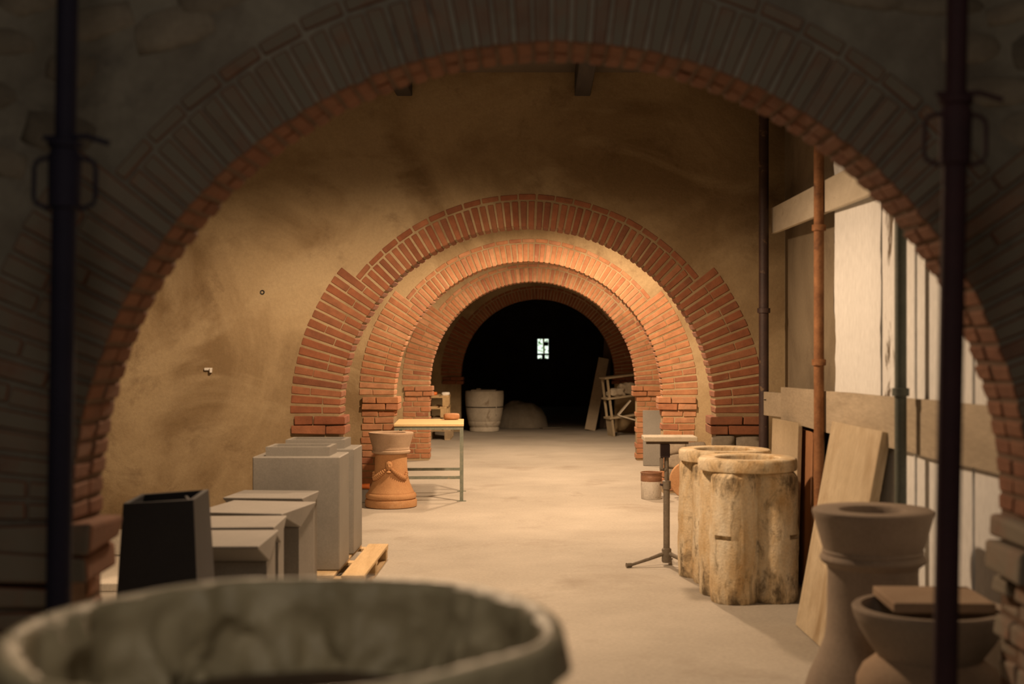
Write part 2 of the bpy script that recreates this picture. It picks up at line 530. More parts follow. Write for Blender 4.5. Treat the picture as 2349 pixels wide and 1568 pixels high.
def arch_wall(name, D, xc, plaster, R, ZS):
    """A wall across the whole building with a round-headed opening of radius R on jambs."""
    rr = R + 0.009
    seg = 64
    mb = MB()
    y0, y1 = D, D + THK
    arc = [(xc + rr * cos(pi * i / seg), ZS + rr * sin(pi * i / seg)) for i in range(seg + 1)]   # right to left
    for y, flip in ((y0, False), (y1, True)):
        def q(a, b, c, d):
            vs = [(p[0], y, p[1]) for p in (a, b, c, d)]
            mb.add(vs, [(0, 1, 2, 3) if not flip else (3, 2, 1, 0)])
        for s, xe in ((-1, XL), (1, XR)):
            xi = xc + s * rr
            q((min(xe, xi), 0), (max(xe, xi), 0), (max(xe, xi), ZS), (min(xe, xi), ZS))
            q((min(xe, xi), ZS), (max(xe, xi), ZS), (max(xe, xi), ZC), (min(xe, xi), ZC))
        for i in range(seg):
            a, b = arc[i], arc[i + 1]
            q(b, a, (a[0], ZC), (b[0], ZC))
    path = [(xc + rr, 0)] + arc + [(xc - rr, 0)]
    for a, b in zip(path, path[1:]):
        mb.add([(a[0], y0, a[1]), (b[0], y0, b[1]), (b[0], y1, b[1]), (a[0], y1, a[1])], [(0, 1, 2, 3)])
    for xe in (XL, XR):
        mb.add([(xe, y0, 0), (xe, y1, 0), (xe, y1, ZC), (xe, y0, ZC)], [(0, 1, 2, 3)])
    w_ = struct(mb.build(name, M[plaster]))
    if name == 'wall_near':            # unseen workshop side coloured dark to cut bounced light
        w_.data.materials.append(M['bounce_dark'])
        for p_ in w_.data.polygons:
            if all(abs(w_.data.vertices[i].co.y - y1) < 1e-4 for i in p_.vertices):
                p_.material_index = 1
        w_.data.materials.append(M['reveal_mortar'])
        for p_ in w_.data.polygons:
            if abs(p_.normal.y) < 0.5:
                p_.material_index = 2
    return w_


def wedge_mesh(name, r0, r1, dth, y0, y1, mat, joint=0.015):
    """One voussoir: radial r0..r1 along +X, depth y0..y1, angular width dth minus the joint."""
    h0 = r0 * dth / 2 - joint / 2
    h1 = r1 * dth / 2 - joint / 2
    mb = MB()
    j = lambda: random.uniform(-0.003, 0.003)
    vs = []
    for y in (y0, y1):
        for (r, h) in ((r0, -h0), (r1, -h1), (r1, h1), (r0, h0)):
            vs.append((r + j(), y + (j() * 0.35 if y == y0 else 0), h + j() * 0.7))
    mb.add(vs, [(0, 1, 2, 3), (7, 6, 5, 4), (0, 4, 5, 1), (1, 5, 6, 2), (2, 6, 7, 3), (3, 7, 4, 0)])
    me = mb.mesh(name, bevel=0.005)
    me.materials.append(mat)
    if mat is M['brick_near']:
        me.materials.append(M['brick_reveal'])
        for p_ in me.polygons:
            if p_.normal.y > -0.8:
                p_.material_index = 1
    return me


def ring_of_bricks(wall, D, xc, mat, R, ZS, proud=0.012, deep=True, loose=0.0):
    """Header voussoirs over the crown with a thin outer course, longer paired courses on the haunches."""
    step = radians(38.5)
    inner, mid, outer, low = R, R * 1.138, R * 1.172, R * 1.265
    yf, yb = -proud, (THK * 0.5 - 0.006 if deep == 2 else THK)
    nu = 46
    du = (pi - 2 * step) / nu
    nl = 16
    dl = step / nl
    no = 21
    do = (pi - 2 * step) / no
    split = inner + (low - inner) * 0.62
    split2 = inner + (low - inner) * 0.36
    up = [wedge_mesh('brick', inner, mid - 0.006, du, yf, yb, mat) for _ in range(4)]
    upb = [wedge_mesh('brick', inner, mid - 0.006, du, THK * 0.5 + 0.006, THK, mat) for _ in range(2)]
    out = [wedge_mesh('brick', mid + 0.008, outer, do, yf, 0.12, mat, 0.014) for _ in range(3)]
    la = [wedge_mesh('brick', inner, split - 0.003, dl, yf, yb, mat, 0.017) for _ in range(3)]
    lb = [wedge_mesh('brick', split + 0.003, low, dl, yf, 0.12, mat, 0.017) for _ in range(3)]
    lc = [wedge_mesh('brick', inner, split2 - 0.003, dl, yf, yb, mat, 0.017) for _ in range(3)]
    ld = [wedge_mesh('brick', split2 + 0.003, low, dl, yf, 0.12, mat, 0.017) for _ in range(3)]
    lw = [wedge_mesh('brick', inner, low, dl, yf, yb, mat, 0.017) for _ in range(3)]
    lback = [wedge_mesh('brick', inner, split2, dl, THK * 0.5 + 0.006, THK, mat, 0.017) for _ in range(2)]
    c = Vector((xc, D, ZS))

    def lay(me, th):
        o = put('brick', me, mat, wall, c + Vector((random.uniform(-loose, loose), random.uniform(-loose, loose) * 0.7, random.uniform(-loose, loose))))
        o.rotation_euler = (random.uniform(-loose, loose) * 0.3, -th, 0)
    for i in range(nu):
        th = step + du * (i + 0.5)
        lay(random.choice(up), th)
        if deep == 2:
            lay(random.choice(upb), th)
    for i in range(no):
        lay(random.choice(out), step + do * (i + 0.5))
    for side in (0, 1):
        for i in range(nl):
            th = dl * (i + 0.5)
            th = th if side == 0 else pi - th
            q_ = random.random()
            if q_ < 0.30:
                lay(random.choice(lw), th)
            elif q_ < 0.65:
                lay(random.choice(la), th)
                lay(random.choice(lb), th)
            else:
                lay(random.choice(lc), th)
                lay(random.choice(ld), th)
            if deep == 2:
                lay(random.choice(lback), th)


def course(wall, mat, x0, x1, D, y_front, y_back, z0, z1, cuts):
    """One flat course: bricks between x0 and x1 split at the fractions in cuts."""
    xs = [x0] + [x0 + (x1 - x0) * c for c in cuts] + [x1]
    for a, b in zip(xs, xs[1:]):
        mb = MB().box(a + 0.005, b - 0.005, D + y_front, D + y_back, z0 + 0.005, z1 - 0.005)
        mb.build('brick', mat, wall, bevel=0.006, jitter=0.004)


def pier(wall, mat, D, xc, impost_out, courses, rough=0.0, pitch=0.075):
    """Flat courses under the springing, on both sides; the top two stand out as an impost."""
    for s in (-1, 1):
        for k in range(courses):
            z1 = ZS - 0.012 - k * pitch
            z0 = z1 - pitch
            if z0 < 0.0:
                continue
            out = impost_out if k < 2 else random.uniform(-rough, rough)
            xi = xc + s * (R - out)
            xo = xc + s * (R * 1.25 + random.uniform(-0.02, 0.02))
            cuts = [(0.62,), (0.36,), (0.5,)][(k + (s > 0)) % 3 if rough else k % 2]
            fr = -0.006 - (0.03 if k < 2 else random.uniform(0, rough * 0.5))
            if s < 0:
                course(wall, mat, xo, xi, D, fr, THK, z0, z1, [1 - c for c in cuts])
            else:
                course(wall, mat, xi, xo, D, fr, THK, z0, z1, cuts)


walls = {}
for k, (nm, D, xc, bm_, pl, r_, z_) in enumerate(A):
    w = arch_wall(nm, D, xc, pl, r_, z_)
    walls[nm] = w
    ring_of_bricks(w, D, xc, M[bm_], r_, z_, proud=0.009 if k == 0 else 0.006, deep=2 if k == 0 else True, loose=0.003 if k == 0 else 0.002)
pier(walls['wall_middle'], M['brick'], A[1][1], A[1][2], 0.045, 2)
pier(walls['wall_inner'], M['brick_orange'], A[2][1], A[2][2], 0.05, 14, 0.012)
pier(walls['wall_far'], M['brick_orange'], A[3][1], A[3][2], 0.05, 14, 0.01)
pier(walls['wall_store'], M['brick'], A[4][1], A[4][2], 0.05, 2)


def lump_mesh(seed, sx, sy, sz, sub=2, amp=0.25):
    bm = bmesh.new()
    bmesh.ops.create_icosphere(bm, subdivisions=sub, radius=1.0)
    for v in bm.verts:
        n = noise.noise(v.co * 1.3 + Vector((seed, seed * 0.7, 3)))
        v.co = v.co * (1 + amp * n)
        v.co = Vector((max(-0.8, min(0.8, v.co.x)) * sx / 0.8, max(-0.8, min(0.8, v.co.y)) * sy / 0.8, max(-0.8, min(0.8, v.co.z)) * sz / 0.8))
    me = bpy.data.meshes.new('lump')
    bm.to_mesh(me)
    bm.free()
    for p in me.polygons:
        p.use_smooth = True
    return me


# near wall: rough corbel bricks, worn jamb bricks below them, rubble in the spandrels
wn = walls['wall_near']
for s in (-1, 1):
    xj = 0.04 + s * 1.525
    for k in range(2):
        z1 = 1.045 - k * 0.092
        xin = xj - s * ((0.075, 0.055) if s < 0 else (0.035, 0.05))[k]
        MB().box(min(xin, s * 1.75), max(xin, s * 1.75), 4.03, 4.34, z1 - 0.088, z1).build(
            'brick', M['brick_near'], wn, bevel=0.014, jitter=0.014, segs=2)
    z1 = 1.045 - 0.19
    while z1 > 0.05:
        h = random.uniform(0.07, 0.085)
        d = random.uniform(-0.03, 0.03)
        for (ya, yb) in ((4.055, 4.20), (4.21, 4.35)):
            xi = xj - s * (d + random.uniform(-0.012, 0.012))
            MB().box(min(xi, s * 1.85), max(xi, s * 1.85), ya, yb, max(0.0, z1 - h), z1 - 0.01).build(
                'brick', M['brick_near'], wn, bevel=0.012, jitter=0.01, segs=2)
        z1 -= h
stone_meshes = []
for k in range(6):
    me = lump_mesh(k * 3.1, 0.12, 0.016, 0.06, 2, 0.5)
    me.materials.append(M['stone'])
    stone_meshes.append(me)
placed = []
tries = 0
while len(placed) < 26 and tries < 4000:
    tries += 1
    x = random.uniform(-1.85, 1.62)
    z = random.uniform(0.15, 2.75)
    rad = sqrt(x * x + max(0, z - ZS) ** 2) if z > ZS else abs(x)
    lim = 2.02 if z > ZS + 0.9 else 2.0
    if z > ZS and rad < R * 1.2 + (0.16 if z < ZS + 1.2 else 0.12):
        continue
    if z <= ZS and abs(x) < R + 0.36:
        continue
    if any((x - a) ** 2 + ((z - b) * 1.5) ** 2 < 0.19 ** 2 for a, b in placed):
        continue
    placed.append((x, z))
    o = put('stone', random.choice(stone_meshes), M['stone'], wn, (x, 4.085, z), (0, random.uniform(-0.3, 0.3), 0))
    o.scale = (random.uniform(0.6, 1.25), 0.8, random.uniform(0.6, 1.15))

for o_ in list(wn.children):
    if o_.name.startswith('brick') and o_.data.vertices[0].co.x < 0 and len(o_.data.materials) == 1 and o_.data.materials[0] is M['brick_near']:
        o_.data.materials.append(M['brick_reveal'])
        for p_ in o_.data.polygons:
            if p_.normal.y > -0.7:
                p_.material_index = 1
for (wname, D_, spots) in (('wall_inner', 14.25, ((1.50, 0.52, 0.13, 0.09), (1.74, 0.50, 0.12, 0.07), (1.55, 0.36, 0.16, 0.08), (1.80, 0.33, 0.12, 0.08), (1.52, 0.22, 0.12, 0.07))),
                           ('wall_middle', 10.17, ((1.46, 0.87, 0.09, 0.045), (1.66, 0.86, 0.10, 0.05), (1.50, 0.77, 0.10, 0.05), (1.72, 0.75, 0.09, 0.05), (-1.68, 0.87, 0.16, 0.035), (-1.60, 0.78, 0.1, 0.05)))):
    for q_, (x_, z_, sx_, sz_) in enumerate(spots):
        me = lump_mesh(q_ * 2.7 + D_, sx_, 0.05, sz_, 3, 0.35)
        put('stone', me, M['stone'], walls[wname], (x_, D_ - 0.005, z_))

# small hole (black ring paints its dark inside) and a white hook on the plaster of the middle wall
p = at(602, 670, 10.17)
hm = MB().lathe([(0.010, 0.06), (0.010, 0.0), (0.017, -0.004), (0.019, 0.0)], 16, True, False)
hm.build('hole_ring', M['black_iron'], walls['wall_middle'], smooth=True, loc=(p.x, 10.165, p.z), rot=(radians(-90), 0, 0))
p = at(478, 846, 10.15)
MB().box(-0.035, 0.03, -0.012, 0.012, -0.012, 0.01).box(0.012, 0.03, -0.03, 0.0, -0.03, 0.01).build(
    'wall_hook', M['white_paint'], walls['wall_middle'], bevel=0.004, loc=(p.x, 10.16, p.z))

# store room at the end, its back wall with the small window
wx, wz = at(1247, 799.5, Y_END).x, at(1247, 799.5, Y_END).z
ww, wh = 0.36 / 2, 0.575 / 2
wb = MB()
for (x0, x1, z0, z1) in ((XL, wx - ww, 0, ZC), (wx + ww, XR, 0, ZC), (wx - ww, wx + ww, 0, wz - wh), (wx - ww, wx + ww, wz + wh, ZC)):
    wb.box(x0, x1, Y_END, Y_END + 0.22, z0, z1)
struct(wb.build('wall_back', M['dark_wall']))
win = bpy.data.objects.new('window_1', None)
COL.objects.link(win)
win.location = (wx, Y_END + 0.12, wz)
struct(win)
fr = MB()
for (x0, x1, z0, z1) in ((-ww, -ww + 0.012, -wh, wh), (ww - 0.045, ww, -wh, wh), (-ww, ww, wh - 0.012, wh), (-ww, ww, -wh, -wh + 0.012)):
    fr.box(x0, x1, -0.03, 0.03, z0, z1)
fr.build('window_frame', M['window_wood'], win)
MB().box(-ww + 0.012, ww - 0.045, -0.025, 0.025, -wh + 0.105, -wh + 0.155).build('transom', M['window_wood'], win, bevel=0.004)
MB().box(-0.045, 0.035, -0.02, 0.02, -wh + 0.01, -wh + 0.11).build('mullion', M['window_wood'], win, bevel=0.004)
MB().box(0.0, ww - 0.05, -0.02, 0.02, wh - 0.205, wh - 0.095).build('vent_plate', M['black_iron'], win, bevel=0.004)
MB().box(-ww + 0.012, ww - 0.045, 0.004, 0.008, -wh + 0.012, wh - 0.012).build('pane', M['glass'], win)
bush = thing('garden_bush', 'pale green bush seen through the small far window', 'bush', (wx, Y_END + 1.6, 0))
MB().tube([(0, 0, 0), (0.03, 0, 1.0), (0, 0.02, 2.1)], 0.03, 8).build('stem', M['shelf_wood'], bush)
lf = MB()
for k in range(260):
    a = Vector((random.gauss(0, 0.35), random.uniform(-0.35, 0.35), random.uniform(0.7, 2.7)))
    d = Vector((random.uniform(-1, 1), random.uniform(-1, 1), random.uniform(-1, 1))).normalized()
    e = d.cross(Vector((0.3, 0.8, 0.5))).normalized() * 0.022
    lf.add([a, a + d * 0.05 + e, a + d * 0.10, a + d * 0.05 - e], [(0, 1, 2, 3)])
fo = lf.build('foliage', M['leaf'], bush)
fo['kind'] = 'stuff'
struct(MB().box(-8, 8, Y_END + 0.35, Y_END + 12, -0.3, -0.05).build('ground', M['leaf']))

# ------------------------------------------------------------------ boards lining the right wall
XP = 1.80


def ragged_board(y0, y1, z0, z1, mat, rag=0.025, seed=0.0, thick=0.05, x=XP, edge=True):
    """Tall board against the right wall, its long edges wavy; face towards -X."""
    n = 60
    fr_, bk = [], []
    for i in range(n + 1):
        z = z0 + (z1 - z0) * i / n
        a = y0 + rag * (noise.noise(Vector((seed, z * 2.2, 0))) + 0.5 * noise.noise(Vector((seed, z * 9, 3))))
        b = y1 + rag * (noise.noise(Vector((seed + 7, z * 1.6, 0))) + 0.6 * noise.noise(Vector((seed + 7, z * 10, 3))))
        fr_.append((a, b, z))
    mb = MB()
    vs = []
    for (a, b, z) in fr_:
        vs += [(x, a, z), (x, b, z), (x + thick, b, z), (x + thick, a, z)]
    fs = []
    for i in range(n):
        k = 4 * i
        for j in range(4):
            fs.append((k + j, k + (j + 1) % 4, k + 4 + (j + 1) % 4, k + 4 + j))
    fs += [(0, 1, 2, 3), (4 * n + 3, 4 * n + 2, 4 * n + 1, 4 * n)]
    mb.add(vs, fs)
    b_ = mb.build('board', mat, wall_right)
    if edge:
        # dark bark strip that runs along the far edge
        e = MB()
        vs, fs = [], []
        for i, (a, b, z) in enumerate(fr_):
            w = 0.05 + 0.05 * max(0, noise.noise(Vector((seed + 3, z * 5, 1)))) + 0.02 * noise.noise(Vector((seed, z * 14, 8)))
            vs += [(x + 0.012, b - 0.01, z), (x + 0.012, b + w, z), (x + thick, b + w, z), (x + thick, b - 0.01, z)]
        for i in range(n):
            k = 4 * i
            for j in range(4):
                fs.append((k + j, k + (j + 1) % 4, k + 4 + (j + 1) % 4, k + 4 + j))
        e.add(vs, fs)
        e.build('bark_edge', M['bark'], wall_right)
    return b_


ragged_board(6.745, 7.80, 0.0, 3.55, M['white_board'], 0.055, 1.0)
ragged_board(6.32, 6.71, 0.0, 3.55, M['peeled_board'], 0.012, 5.0, edge=False)
ragged_board(6.145, 6.31, 0.0, 3.55, M['white_board'], 0.003, 9.0, edge=False)
ragged_board(5.32, 6.14, 0.0, 3.55, M['white_board'], 0.003, 13.0, edge=False)
MB().lathe([(0.012, 0.0), (0.012, 3.55)], 12).build('edge_bead', M['white_board'], wall_right, smooth=True, loc=(XP, 6.11, 0))
ragged_board(4.42, 5.285, 0.0, 3.55, M['white_board'], 0.004, 17.0, edge=False)

# long weathered plank fixed across the boards
pl = MB()
n = 30
vs, fs = [], []
for i in range(n + 1):
    y = 4.50 + (9.35 - 4.50) * i / n
    zt = 1.385 - 0.012 * (y - 4.5) + 0.004 * noise.noise(Vector((y * 2, 0, 0)))
    zb = 1.125 - 0.010 * (y - 4.5) + 0.008 * noise.noise(Vector((y * 3, 4, 0)))
    vs += [(1.765, y, zb), (1.765, y, zt), (1.796, y, zt), (1.796, y, zb)]
for i in range(n):
    k = 4 * i
    for j in range(4):
        fs.append((k + j, k + (j + 1) % 4, k + 4 + (j + 1) % 4, k + 4 + j))
fs += [(0, 1, 2, 3), (4 * n + 3, 4 * n + 2, 4 * n + 1, 4 * n)]
pl.add(vs, fs)
tag(pl.build('wall_plank', M['plank_grey'], bevel=0.0), 'long weathered horizontal plank fixed across the whitewashed boards', 'plank')

# short round-ended board at the dark corner post
sb = thing('end_board', 'short round-ended board nailed to the dark brown corner post', 'board', (0, 0, 0))
c0, c1 = at(1757, 925, 9.75), at(1821, 938, 9.25)
pts = []
L = (c1 - c0).length
hh = 0.09
for (u, v) in ((0, -hh), (L - 0.02, -hh), (L, -hh + 0.02), (L, hh - 0.06), (L - 0.02, hh - 0.02), (L - 0.07, hh), (0, hh)):
    pts.append((u, v))
bo = MB().prism(pts, 'y', -0.02, 0.02).build('plank', M['plank_grey'], sb, bevel=0.004)
sb.location = c0
sb.rotation_euler = (0, 0, math.atan2(c1.y - c0.y, c1.x - c0.x))
for q in (0.03, 0.05):
    MB().tube([(q, -0.028, 0.03), (q, 0.0, 0.03)], 0.004, 6).build('nail', M['black_iron'], bo)

# diagonal pale plank high up across posts and boards
dp0, dp1 = Vector((1.825, 9.98, 2.60)), Vector((1.738, 6.35, 2.50))
v = dp1 - dp0
dm = MB().box(0, v.length, -0.018, 0.018, -0.10, 0.10)
q = Matrix((v.normalized(), Vector((0, 0, 1)).cross(v.normalized()).normalized(), v.normalized().cross(Vector((0, 0, 1)).cross(v.normalized()).normalized()))).transposed()
dpo = dm.build('tie_plank', M['plank_pale'], bevel=0.004)
dpo.location = dp0
dpo.rotation_euler = q.to_euler()
tag(dpo, 'pale sawn plank tied high across the posts by the right wall', 'plank')


# ------------------------------------------------------------------ posts and steel props
def post(name, label, x, y, r, mat, top=ZC, plate=0.07, couplers=()):
    t = thing(name, label, 'post', (x, y, 0))
    MB().lathe([(r, 0.008), (r, top - 0.008)], 24).build('tube', mat, t, smooth=True)
    MB().box(-plate, plate, -plate, plate, 0.0, 0.008).build('base_plate', mat, t)
    MB().box(-plate, plate, -plate, plate, top - 0.008, top).build('head_plate', mat, t)
    for z in couplers:
        MB().lathe([(r, -0.02), (r + 0.012, -0.018), (r + 0.012, 0.018), (r, 0.02)], 24, False, False).build('coupler', mat, t, smooth=True, loc=(0, 0, z))
    return t


post('steel_post', 'dark brown steel post standing at the corner beside the brick arch', at(1752, 801, 9.9).x - 0.0, 9.9, 0.038, M['brown_steel'], top=3.61, couplers=(1.9,))
post('steel_post', 'rusty orange-brown steel post in front of the whitewashed boards', at(1878.5, 801, 7.9).x, 7.9, 0.031, M['rust'], couplers=(2.35, 1.52))
post('steel_post', 'grey-green steel post standing in front of the long wall plank', at(2066, 801, 6.0).x, 6.0, 0.028, M['green_steel'], couplers=(1.4,))


def acrow(label, px_top, px_low, D, y_collar, mat_low, mat_up):
    a = at(px_top, 0, D)
    b = at(px_low, 1500, D)
    d = (a - b) / (a.z - b.z)
    base = b - d * b.z
    t = thing('steel_prop', label, 'prop', base)
    lean = (math.atan2(-d.y, 1), math.atan2(d.x, 1), 0)
    t.rotation_euler = (0, math.atan(d.x), 0)
    zc = EYE - (y_collar - VPY) * D / F
    MB().lathe([(0.0325, 0.01), (0.0325, zc - 0.07)], 28).build('lower_tube', mat_low, t, smooth=True)
    MB().lathe([(0.0275, zc - 0.06), (0.0275, 3.79)], 28).build('upper_tube', mat_up, t, smooth=True)
    nut = MB().lathe([(0.0345, zc - 0.075), (0.041, zc - 0.07), (0.043, zc + 0.065), (0.036, zc + 0.085), (0.045, zc + 0.09), (0.045, zc + 0.105), (0.03, zc + 0.11)], 28).build('collar_nut', mat_low, t, smooth=True)
    for s in (-1, 1):
        x0 = 0.04 * s
        x1 = 0.082 * s
        MB().tube([(x0, 0, zc + 0.062), (x1 - 0.02 * s, 0, zc + 0.058), (x1 - 0.004 * s, 0, zc + 0.048), (x1, 0, zc + 0.03), (x1, 0, zc - 0.045), (x1 - 0.006 * s, 0, zc - 0.06), (x0, 0, zc - 0.075)], 0.006, 10).build('handle', mat_low, nut, smooth=True)
    MB().tube([(-0.055, -0.01, zc + 0.112), (0.06, -0.01, zc + 0.118), (0.12, -0.012, zc + 0.10)], 0.007, 10).build('locking_pin', mat_low, t, smooth=True)
    MB().box(-0.07, 0.07, -0.07, 0.07, 0, 0.01).build('base_plate', mat_low, t)
    MB().box(-0.07, 0.07, -0.07, 0.07, 3.77, 3.785).build('head_plate', mat_up, t)
    return t


acrow('dark blue-black steel prop with a looped collar before the left side of the near arch', 155, 132, 3.4, 415, M['prop_blue'], M['prop_blue'])
acrow('dark red steel prop with paint specks before the right side of the near arch', 2197, 2169, 3.4, 315, M['prop_red'], M['prop_red'])

# ------------------------------------------------------------------ tub with plastic liner, close to the camera
TX, TY, TR, TZ = (660 - VPX) * 2.14 / F, 2.14, 0.452, 1.12
tub = thing('mixing_tub', 'tall grey-green round tub close to the camera, lined with plastic', 'tub', (TX, TY, 0))
MB().lathe([(0.38, 0.0), (0.40, 0.02), (0.43, 0.55), (TR - 0.004, TZ - 0.05), (TR, TZ - 0.03), (TR, TZ - 0.004), (TR - 0.006, TZ), (TR - 0.018, TZ), (TR - 0.022, TZ - 0.01), (0.415, 0.55), (0.37, 0.05)], 72, True, True).build('tub_wall', M['tub'], tub, smooth=True)
for z in (0.35, 0.75):
    MB().lathe([(0.421 + (z - 0.35) * 0.045, z - 0.02), (0.430 + (z - 0.35) * 0.045, z - 0.015), (0.430 + (z - 0.35) * 0.045, z + 0.015), (0.421 + (z - 0.35) * 0.045, z + 0.02)], 72, False, False).build('hoop', M['tub'], tub, smooth=True)
clay = tag(MB().lathe([(0.30, 0.60), (0.345, 0.80), (0.345, 0.94), (0.31, 0.985), (0.2, 1.0), (0.1, 0.975), (0.03, 0.985)], 56, True, True, 0.10, 3).build('clay_mass', M['clay_wet'], smooth=True, loc=(TX, TY, 0)), 'dark wet clay filling the bottom of the plastic-lined tub', 'clay')
# liner: runs up outside the far left, over the rim, then hangs in crumpled folds inside
nj, ni = 220, 46
vs, fs = [], []
for j in range(nj):
    a = 2 * pi * j / nj
    ca, sa = cos(a), sin(a)
    over = 0.06 + 0.04 * noise.noise(Vector((ca * 2, sa * 2, 5)))
    left = max(0.0, -ca * 0.9 - sa * 0.3)
    over += 0.16 * left
    right = max(0.0, ca)
    for i in range(ni):
        s = i / (ni - 1)
        if s < 0.22:                       # outside, from the hem up to the rim
            u = s / 0.22
            z = TZ - over * (1 - u) + 0.012
            r = TR + 0.010 + (0.012 + 0.02 * left) * (1 - u)
        elif s < 0.32:                     # over the rim
            u = (s - 0.22) / 0.10
            z = TZ + 0.012 + 0.010 * sin(pi * u)
            r = TR + 0.010 - 0.040 * u
        else:                              # inside
            u = (s - 0.32) / 0.68
            z = TZ + 0.012 - 0.44 * u
            r = TR - 0.03 - 0.10 * u - 0.06 * u * u
        f = 1.0 if s > 0.30 else 0.25
        u2 = max(0.0, (s - 0.28) / 0.72)
        fold = 0.055 * noise.noise(Vector((ca * 3.2, sa * 3.2, z * 3.0 + 2)))
        fold += 0.050 * abs(noise.noise(Vector((ca * 4.5 + z * 3.5, sa * 4.5 - z * 2.5, z * 4)))) ** 0.8 - 0.015
        fold += 0.022 * noise.noise(Vector((a * 9, z * 3, 9)))
        fold += 0.016 * noise.noise(Vector((a * 12 + z * 14, z * 22, 2)))
        fold += 0.05 * max(0.0, noise.noise(Vector((a * 2.6 + z * 9, z * 7 - a * 1.5, 6))))
        r2 = r - f * fold * (0.25 + 1.3 * min(1, u2 * 2.2))
        z2 = z + 0.010 * noise.noise(Vector((ca * 1.6, sa * 1.6, 1.5))) + 0.012 * noise.noise(Vector((ca * 6 + z * 9, sa * 6, z * 12))) * (1 if s > 0.34 else 0)
        if s < 0.22:
            r2 = max(r2, TR + 0.006)
        elif s > 0.32:
            r2 = min(r2, TR - 0.030 - 0.02 * u2)
        vs.append((r2 * ca, r2 * sa, z2))
for j in range(nj):
    k = (j + 1) % nj
    for i in range(ni - 1):
        fs.append((j * ni + i, k * ni + i, k * ni + i + 1, j * ni + i + 1))
ln = MB().add(vs, fs).build('plastic_liner', M['liner'], smooth=True, loc=(TX, TY, 0))
for p_ in ln.data.polygons:
    p_.use_smooth = True
tag(ln, 'crumpled olive plastic sheet lining the tub and folded over its rim', 'plastic sheet')

# ------------------------------------------------------------------ pallet with two tall grey planters
def make_pallet(name, label, W, Lg, H, mat, loc, rz=0.0, group=None, nb=5):
    """W along X, Lg along Y: deck boards along Y over three cross boards, blocks and bottom runners."""
    t = thing(name, label, 'pallet', loc, rz, group)
    bw = W / (nb + (nb - 1) * 0.35)
    gap = bw * 0.35
    for i in range(nb):
        x0 = -W / 2 + i * (bw + gap)
        MB().box(x0, x0 + bw, -Lg / 2, Lg / 2, H - 0.022, H).build('deck_board', mat, t, bevel=0.003, jitter=0.002)
    for y in (-Lg / 2 + 0.05, 0, Lg / 2 - 0.05):
        MB().box(-W / 2, W / 2, y - 0.05, y + 0.05, H - 0.044, H - 0.022).build('cross_board', mat, t, bevel=0.003)
        for x in (-W / 2 + 0.06, 0, W / 2 - 0.06):
            MB().box(x - 0.055, x + 0.055, y - 0.05, y + 0.05, 0.02, H - 0.044).build('block', mat, t, bevel=0.003)
    for x in (-W / 2 + 0.06, 0, W / 2 - 0.06):
        MB().box(x - 0.05, x + 0.05, -Lg / 2, Lg / 2, 0.0, 0.02).build('runner', mat, t, bevel=0.003)
    return t


make_pallet('pallet', 'new pine pallet on the floor under the tall grey stone planters', 0.95, 1.34, 0.13, M['pallet_wood'], (-1.617, 9.01, 0), 0.0)


def make_planter(label, x0, x1, y0, y1, z0, h, rz=0.0):
    cx, cy = (x0 + x1) / 2, (y0 + y1) / 2
    t = thing('stone_planter', label, 'planter', (cx, cy, z0), rz, None)
    w, d = (x1 - x0) / 2, (y1 - y0) / 2
    m = 0.075
    MB().box(-w, w, -d, d, 0, h).build('body', M['grey_stone'], t, bevel=0.006)
    c = MB()
    a, b = w - m, d - 0.06
    th = 0.028
    c.box(-a, a, -b, -b + th, h, h + 0.062).box(-a, a, b - th, b, h, h + 0.062)
    c.box(-a, -a + th, -b + th, b - th, h, h + 0.062).box(a - th, a, -b + th, b - th, h, h + 0.062)
    c.build('collar', M['grey_stone'], t)
    return t


make_planter('tall grey stone planter with a raised rim, on the near end of the pallet', -1.905, -1.327, 8.50, 8.93, 0.134, 0.752)
make_planter('tall grey stone planter with a raised rim, on the far end of the pallet', -1.905, -1.329, 9.17, 9.60, 0.134, 0.752)


# grey blocks whose tops lean out towards the camera
def make_console(label, frx, bkx, fy, by, wl, mat):
    """Right edge runs from (frx, fy) to (bkx, by); wl is the width to the left."""
    t = thing('stone_console', label, 'stone block', (frx, fy, 0), 0, None)
    dl_ = by - fy
    t.rotation_euler = (0, 0, math.atan2(-(bkx - frx), dl_))
    H = 0.685
    cap = [(0, H), (0, H - 0.012), (dl_ * 0.54, H - 0.118), (dl_ * 0.94, H - 0.022), (dl_, H - 0.012), (dl_, H)]
    MB().prism(cap, 'x', -wl, 0).build('top_slab', mat, t, bevel=0.004)
    MB().prism([(dl_ * 0.55, 0.0), (dl_ * 0.985, 0.0), (dl_ * 0.985, H - 0.02), (dl_ * 0.93, H - 0.03), (dl_ * 0.55, H - 0.122)], 'x', -wl + 0.015, -0.015).build('shaft', mat, t)
    return t


make_console('grey stone block with overhanging top, nearest of the four beside the dark box', -1.307, -1.324, 5.95, 6.50, 0.52, M['grey_cast'])
make_console('grey stone block with overhanging top, second of the four from the dark box', -1.369, -1.393, 6.60, 7.06, 0.52, M['grey_cast'])
make_console('grey stone block with overhanging top, turned askew, third from the dark box', -1.435, -1.34, 7.13, 7.70, 0.52, M['grey_cast'])
make_console('grey stone block with overhanging top, right in front of the tall planters', -1.459, -1.425, 7.88, 8.30, 0.50, M['grey_cast'])

